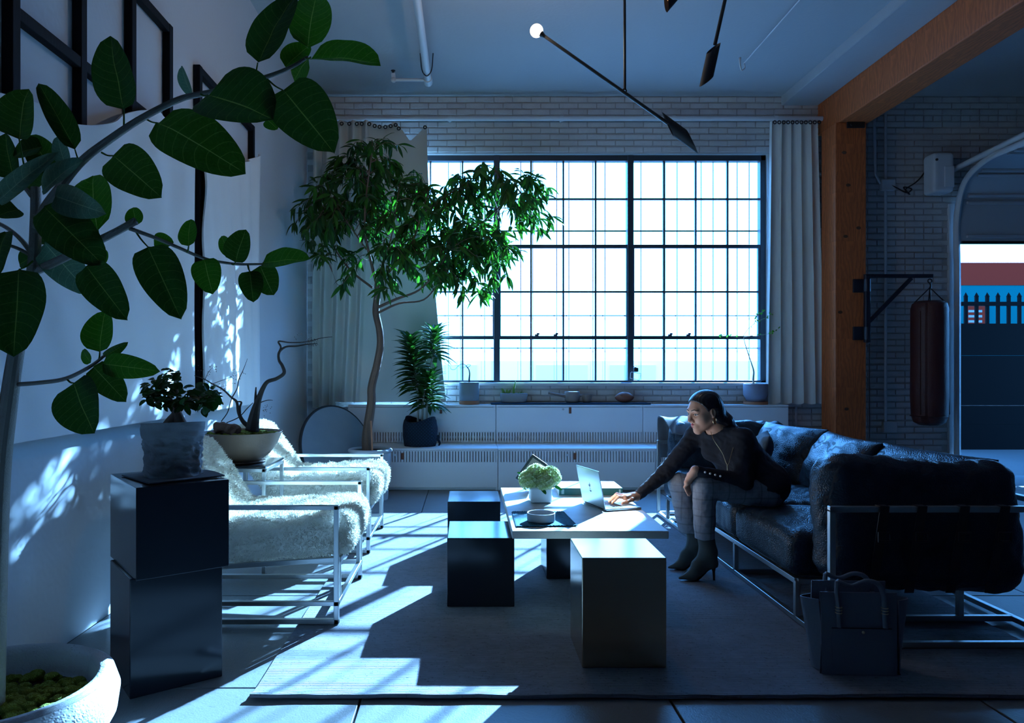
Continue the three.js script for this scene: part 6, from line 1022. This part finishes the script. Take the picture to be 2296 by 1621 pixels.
  const faceTint = (x, y, z) => {
    const [a, b, c] = toH(x, y, z), s = Math.sign(c) || 1; let col = skin;
    if (a > 0.08 && b > -0.076 && b < -0.05 && Math.abs(c) < 0.022 - Math.abs(b + 0.061) * 0.6) { const u = Math.min(lipU[0](a, b, c), lipU[1](a, b, c)), d = Math.min(lipD[0](a, b, c), lipD[1](a, b, c)); if (Math.min(u, d) < 0.0012) col = [0.36, 0.06, 0.085]; }
    const q = Math.abs(c), near = (p0, p1, r) => seg(0, b, q, [0, ...p0], [0, ...p1], r);
    if (a > 0.04 && (near([0.0270, 0.012], [0.0325, 0.034], 0.0030) || near([0.0325, 0.034], [0.0270, 0.049], 0.0022))) col = [0.035, 0.02, 0.016];
    if (a > 0.05) {
      const eb = (b - 0.0015) / (b > 0.0015 ? 0.0062 : 0.0042), ec = (q - 0.031) / 0.0135, in_ = eb * eb + ec * ec;
      if (in_ < 1) col = Math.hypot(b - 0.001, q - 0.0325) < 0.0052 ? [0.02, 0.012, 0.009] : [0.36, 0.33, 0.31];
      if ((in_ >= 0.8 && in_ < 1.7 && b > 0.0025) || near([0.004, 0.044], [0.0065, 0.049], 0.0018)) col = [0.022, 0.014, 0.012];
    }
    return col;
  };
  const body = join([tint(gBody), tint(gHead, faceTint), tint(gHR), tint(gHL)]);
  wpart(person, 'body', body, mat([1, 1, 1], 0.5, 0, { vertexColors: true, specularIntensity: 0.6 }));
  // ---- hair: cap on the skull and a fall over the back
  const hcap = ell([-0.014, 0.034, 0], [0.103, 0.089, 0.084]), hcut = ell([0.088, -0.018, 0], [0.085, 0.098, 0.10]), ecut = [ball([-0.002, -0.010, 0.09], 0.030), ball([-0.002, -0.010, -0.09], 0.030)];
  const fall = uni([...chain([hpA(-0.055, 0.0, 0.0), hpA(-0.085, -0.06, 0), J(1.50, 0.885, 4.29), J(1.56, 0.82, 4.33), J(1.60, 0.72, 4.36)], [0.07, 0.055, 0.042, 0.038, 0.02]), ...chain([hpA(-0.05, 0.0, 0.05), hpA(-0.055, -0.06, 0.045), hpA(-0.085, -0.10, 0.03), J(1.50, 0.882, 4.25)], [0.032, 0.026, 0.022, 0.016]), ...chain([hpA(-0.04, 0.0, -0.05), hpA(-0.03, -0.07, -0.055), J(1.42, 0.83, 4.37), J(1.43, 0.76, 4.39)], [0.03, 0.028, 0.024, 0.012])], 0.03);
  const hairF = (x, y, z) => { const [a, b, c] = toH(x, y, z); let d = smax(hcap(a, b, c), -hcut(a, b, c), 0.012); d = smax(d, -(b + 0.075 + a * 0.2), 0.02); d = smin(d, fall(x, y, z), 0.02); for (const e of ecut) d = smax(d, -e(a, b, c), 0.008); const st = 0.0006 * Math.sin((c * 1.0 + b * 0.35) * 620 + a * 60); return smax(d + st, -(headF(x, y, z) + 0.001), 0.003); };
  wpart(person, 'hair', nets(hairF, [1.24, 0.69, -4.48], [1.68, 1.10, -4.14], 0.0042), mat([0.010, 0.010, 0.013], 0.34, 0, { specularIntensity: 1 }));
  // ---- sweater
  const tors = uni([...chain([J(1.70, 0.50, 4.28), waist, chest], [0.135, 0.112, 0.115]), cap(J(1.66, 0.52, 4.18), J(1.585, 0.72, 4.20), 0.105, 0.085), cap(J(1.68, 0.52, 4.38), J(1.50, 0.71, 4.38), 0.105, 0.085), cap(shL, shR, 0.058, 0.056), cap(J(1.705, 0.545, 4.185), J(1.705, 0.545, 4.385), 0.122, 0.122), ball(J(1.495, 0.715, 4.185), 0.062), ball(J(1.425, 0.715, 4.30), 0.062), cap(chest, J(1.465, 0.83, 4.295), 0.10, 0.062)], 0.05);
  const sleeves = [...chain([shL, elL, wrL], [0.060, 0.050, 0.029]), ...chain([shR, elR, wrR], [0.058, 0.046, 0.028])];
  const wrinkle = (x, y, z) => 0.0035 * nz(x * 20 + y * 34, y * 14 - x * 10, z * 16) + 0.002 * nz(x * 55, y * 55, z * 40);
  const sweatF = (x, y, z) => { let d = tors(x, y, z), e = 9; for (const s of sleeves) e = Math.min(e, s(x, y, z)); const up = smin(smin(sleeves[0](x, y, z), sleeves[1](x, y, z), 0.02), smin(sleeves[2](x, y, z), sleeves[3](x, y, z), 0.02), 0.004); d = smin(d, up, 0.035); d += wrinkle(x, y, z);
    const cuffL = (x - wrL[0]) * 0.96 - (y - wrL[1]) * 0.25, cuffR = (x - wrR[0]) * 0.83 + (y - wrR[1]) * 0.46;
    if (y < 0.72 && x < 1.34 && z > -4.2) d = Math.max(d, -(cuffL - 0.004)); if (x < 1.1) d = Math.max(d, -(cuffR - 0.006));
    d = smax(d, -(neck(x, y, z) - 0.004 + Math.max(0, 0.838 - y + (x - 1.45) * 0.55) * 3), 0.006); return smax(d, -(y - 0.425), 0.01); };
  const knit = mat([0.010, 0.012, 0.020], 0.95, 0, { bumpMap: scaled(T.weave, 0.07), bumpScale: 0.0004, sheen: 0.3, sheenRoughness: 0.5, sheenColor: new THREE.Color(0.05, 0.06, 0.09) });
  wpart(person, 'sweater', nets(sweatF, [0.93, 0.40, -4.58], [1.88, 0.90, -4.00], 0.0065), knit);
  wpart(person, 'collar', new THREE.TorusGeometry(0.062, 0.007, 8, 40).rotateX(Math.PI / 2).applyQuaternion(new THREE.Quaternion().setFromUnitVectors(V(0, 1, 0), V(-0.55, 0.78, 0.18).normalize())).translate(1.462, 0.828, -4.293), knit);
  // ---- trousers, checked
  const plaid = tex(256, (x, y) => { const l = (t, k) => { const f = (t * k) % 1; return f < 0.09 ? 0.74 : f > 0.42 && f < 0.47 ? 0.86 : 1; }; const n = 0.9 + 0.2 * (n128(x, y) - 0.5), v = l(x, 2) * l(y, 2) * n; return [v, v, v]; }, 0.19);
  const trF = (hem, hip, kn, an) => uni(chain([hip, kn, [lp(kn, an, 0.5)[0], lp(kn, an, 0.5)[1], lp(kn, an, 0.5)[2]], an], [0.098, 0.066, 0.058, 0.05]), 0.012);
  const legL = trF(0.245, hipL, knL, J(1.322, 0.16, 4.115)), legR = trF(0.235, hipR, knR, J(1.312, 0.16, 4.335)), seatF = uni([cap(hipL, hipR, 0.105, 0.105), cap(J(1.70, 0.53, 4.2), J(1.70, 0.53, 4.36), 0.10, 0.10)], 0.03);
  const trouF = (x, y, z) => { const w = 0.004 * nz(x * 26 - y * 12, y * 26 + x * 8, z * 14) + 0.0015 * nz(x * 60, y * 60, z * 60); let l = smax(legL(x, y, z), -(y - 0.248), 0.004), r = smax(legR(x, y, z), -(y - 0.232), 0.004); let d = Math.min(smin(l, seatF(x, y, z), 0.03), smin(r, seatF(x, y, z), 0.03)); d = smax(d, -(y - (x > 1.5 ? 0.416 : 0)), 0.01); return d + w; };
  wpart(person, 'trousers', nets(trouF, [1.15, 0.20, -4.56], [1.86, 0.68, -3.96], 0.0065), mat([0.24, 0.255, 0.29], 0.9, 0, { map: plaid, bumpMap: scaled(T.weave, 0.05), bumpScale: 0.0003 }));
  // ---- ankle boots with thin heels
  const suede = mat([0.055, 0.058, 0.052], 0.8, 0, { bumpMap: T.fine, bumpScale: 0.0004 });
  for (const [d, hemY] of [[4.12, 0.27], [4.34, 0.255]]) {
    const Y = 0.012, A = J(1.324, 0.30, d), B = J(1.343, 0.17, d), H = J(1.358, 0.105, d), T1 = J(1.255, Y + 0.028, d), T2 = J(1.182, Y + 0.012, d);
    const f = uni([cap(A, B, 0.049, 0.045), cap(B, H, 0.045, 0.036), cap(B, J(1.285, 0.095, d), 0.038, 0.032), cap(H, T1, 0.034, 0.024), cap(J(1.285, 0.09, d), T1, 0.034, 0.026), cap(T1, T2, 0.027, 0.007)], 0.022);
    const under = (x) => lerp(Y, 0.085, sstep(x, 1.255, 1.37));
    const b = wpart(person, 'ankle_boot', nets((x, y, z) => smax(smax(f(x, y, z), -(y - under(x)), 0.006), y - hemY - 0.02, 0.004), [1.15, 0, -d - 0.08], [1.43, 0.32, -d + 0.08], 0.005), suede);
    wpart(b, 'heel', limb([V(1.372, 0.10, -d), V(1.374, 0.06, -d), V(1.376, Y, -d)], [0.017, 0.008, 0.006], 10), M.black);
    wpart(b, 'sole', sheet((s, t) => { const x = lerp(1.186, 1.375, t), w = 0.036 * Math.pow(Math.sin(Math.PI * clamp(t * 0.88 + 0.06, 0, 1)), 0.6); return [x, under(x) - 0.0015, -d + (s - 0.5) * 2 * w * 0.75]; }, 6, 20), M.black);
  }
  // ---- jewellery
  const gold = mat([0.85, 0.62, 0.36], 0.25, 1), pearl = mat([0.78, 0.76, 0.72], 0.25);
  const lobe = hp(0.0, -0.052, 0.078); wpart(person, 'earring', new THREE.TorusGeometry(0.0165, 0.0022, 8, 28).scale(0.8, 1.15, 1).rotateY(0.55).translate(lobe.x, lobe.y, lobe.z), gold);
  wpart(person, 'necklace', limb([J(1.53, 0.862, 4.245), J(1.502, 0.80, 4.145), J(1.47, 0.72, 4.112), J(1.445, 0.66, 4.10), J(1.43, 0.72, 4.142), J(1.405, 0.79, 4.215), J(1.402, 0.835, 4.26)].map((p) => V(...p)), [0.0016, 0.0016, 0.0016, 0.0016, 0.0016, 0.0016, 0.0016], 5, 8), gold);
  wpart(person, 'pendant', rod(V(...J(1.443, 0.662, 4.098)), V(...J(1.44, 0.612, 4.085)), 0.0035), gold);
  for (let k = 0; k < 4; k++) { const q = lp(wrL, elL, 0.16 + k * 0.10); wpart(person, 'cuff_button', new THREE.SphereGeometry(0.0062, 12, 10).translate(q[0], q[1] + 0.006, q[2] + 0.034 + 0.004 * k), pearl); }
  const rg = lp(kL_[2], jL[2], 0.4); wpart(person, 'ring', [new THREE.TorusGeometry(0.0098, 0.0018, 6, 18).rotateX(Math.PI / 2).translate(...rg)], gold); wpart(person, 'ring_pearl', new THREE.SphereGeometry(0.0062, 12, 8).translate(rg[0], rg[1], rg[2] + 0.012), pearl);
}
renderer.render(scene, camera);
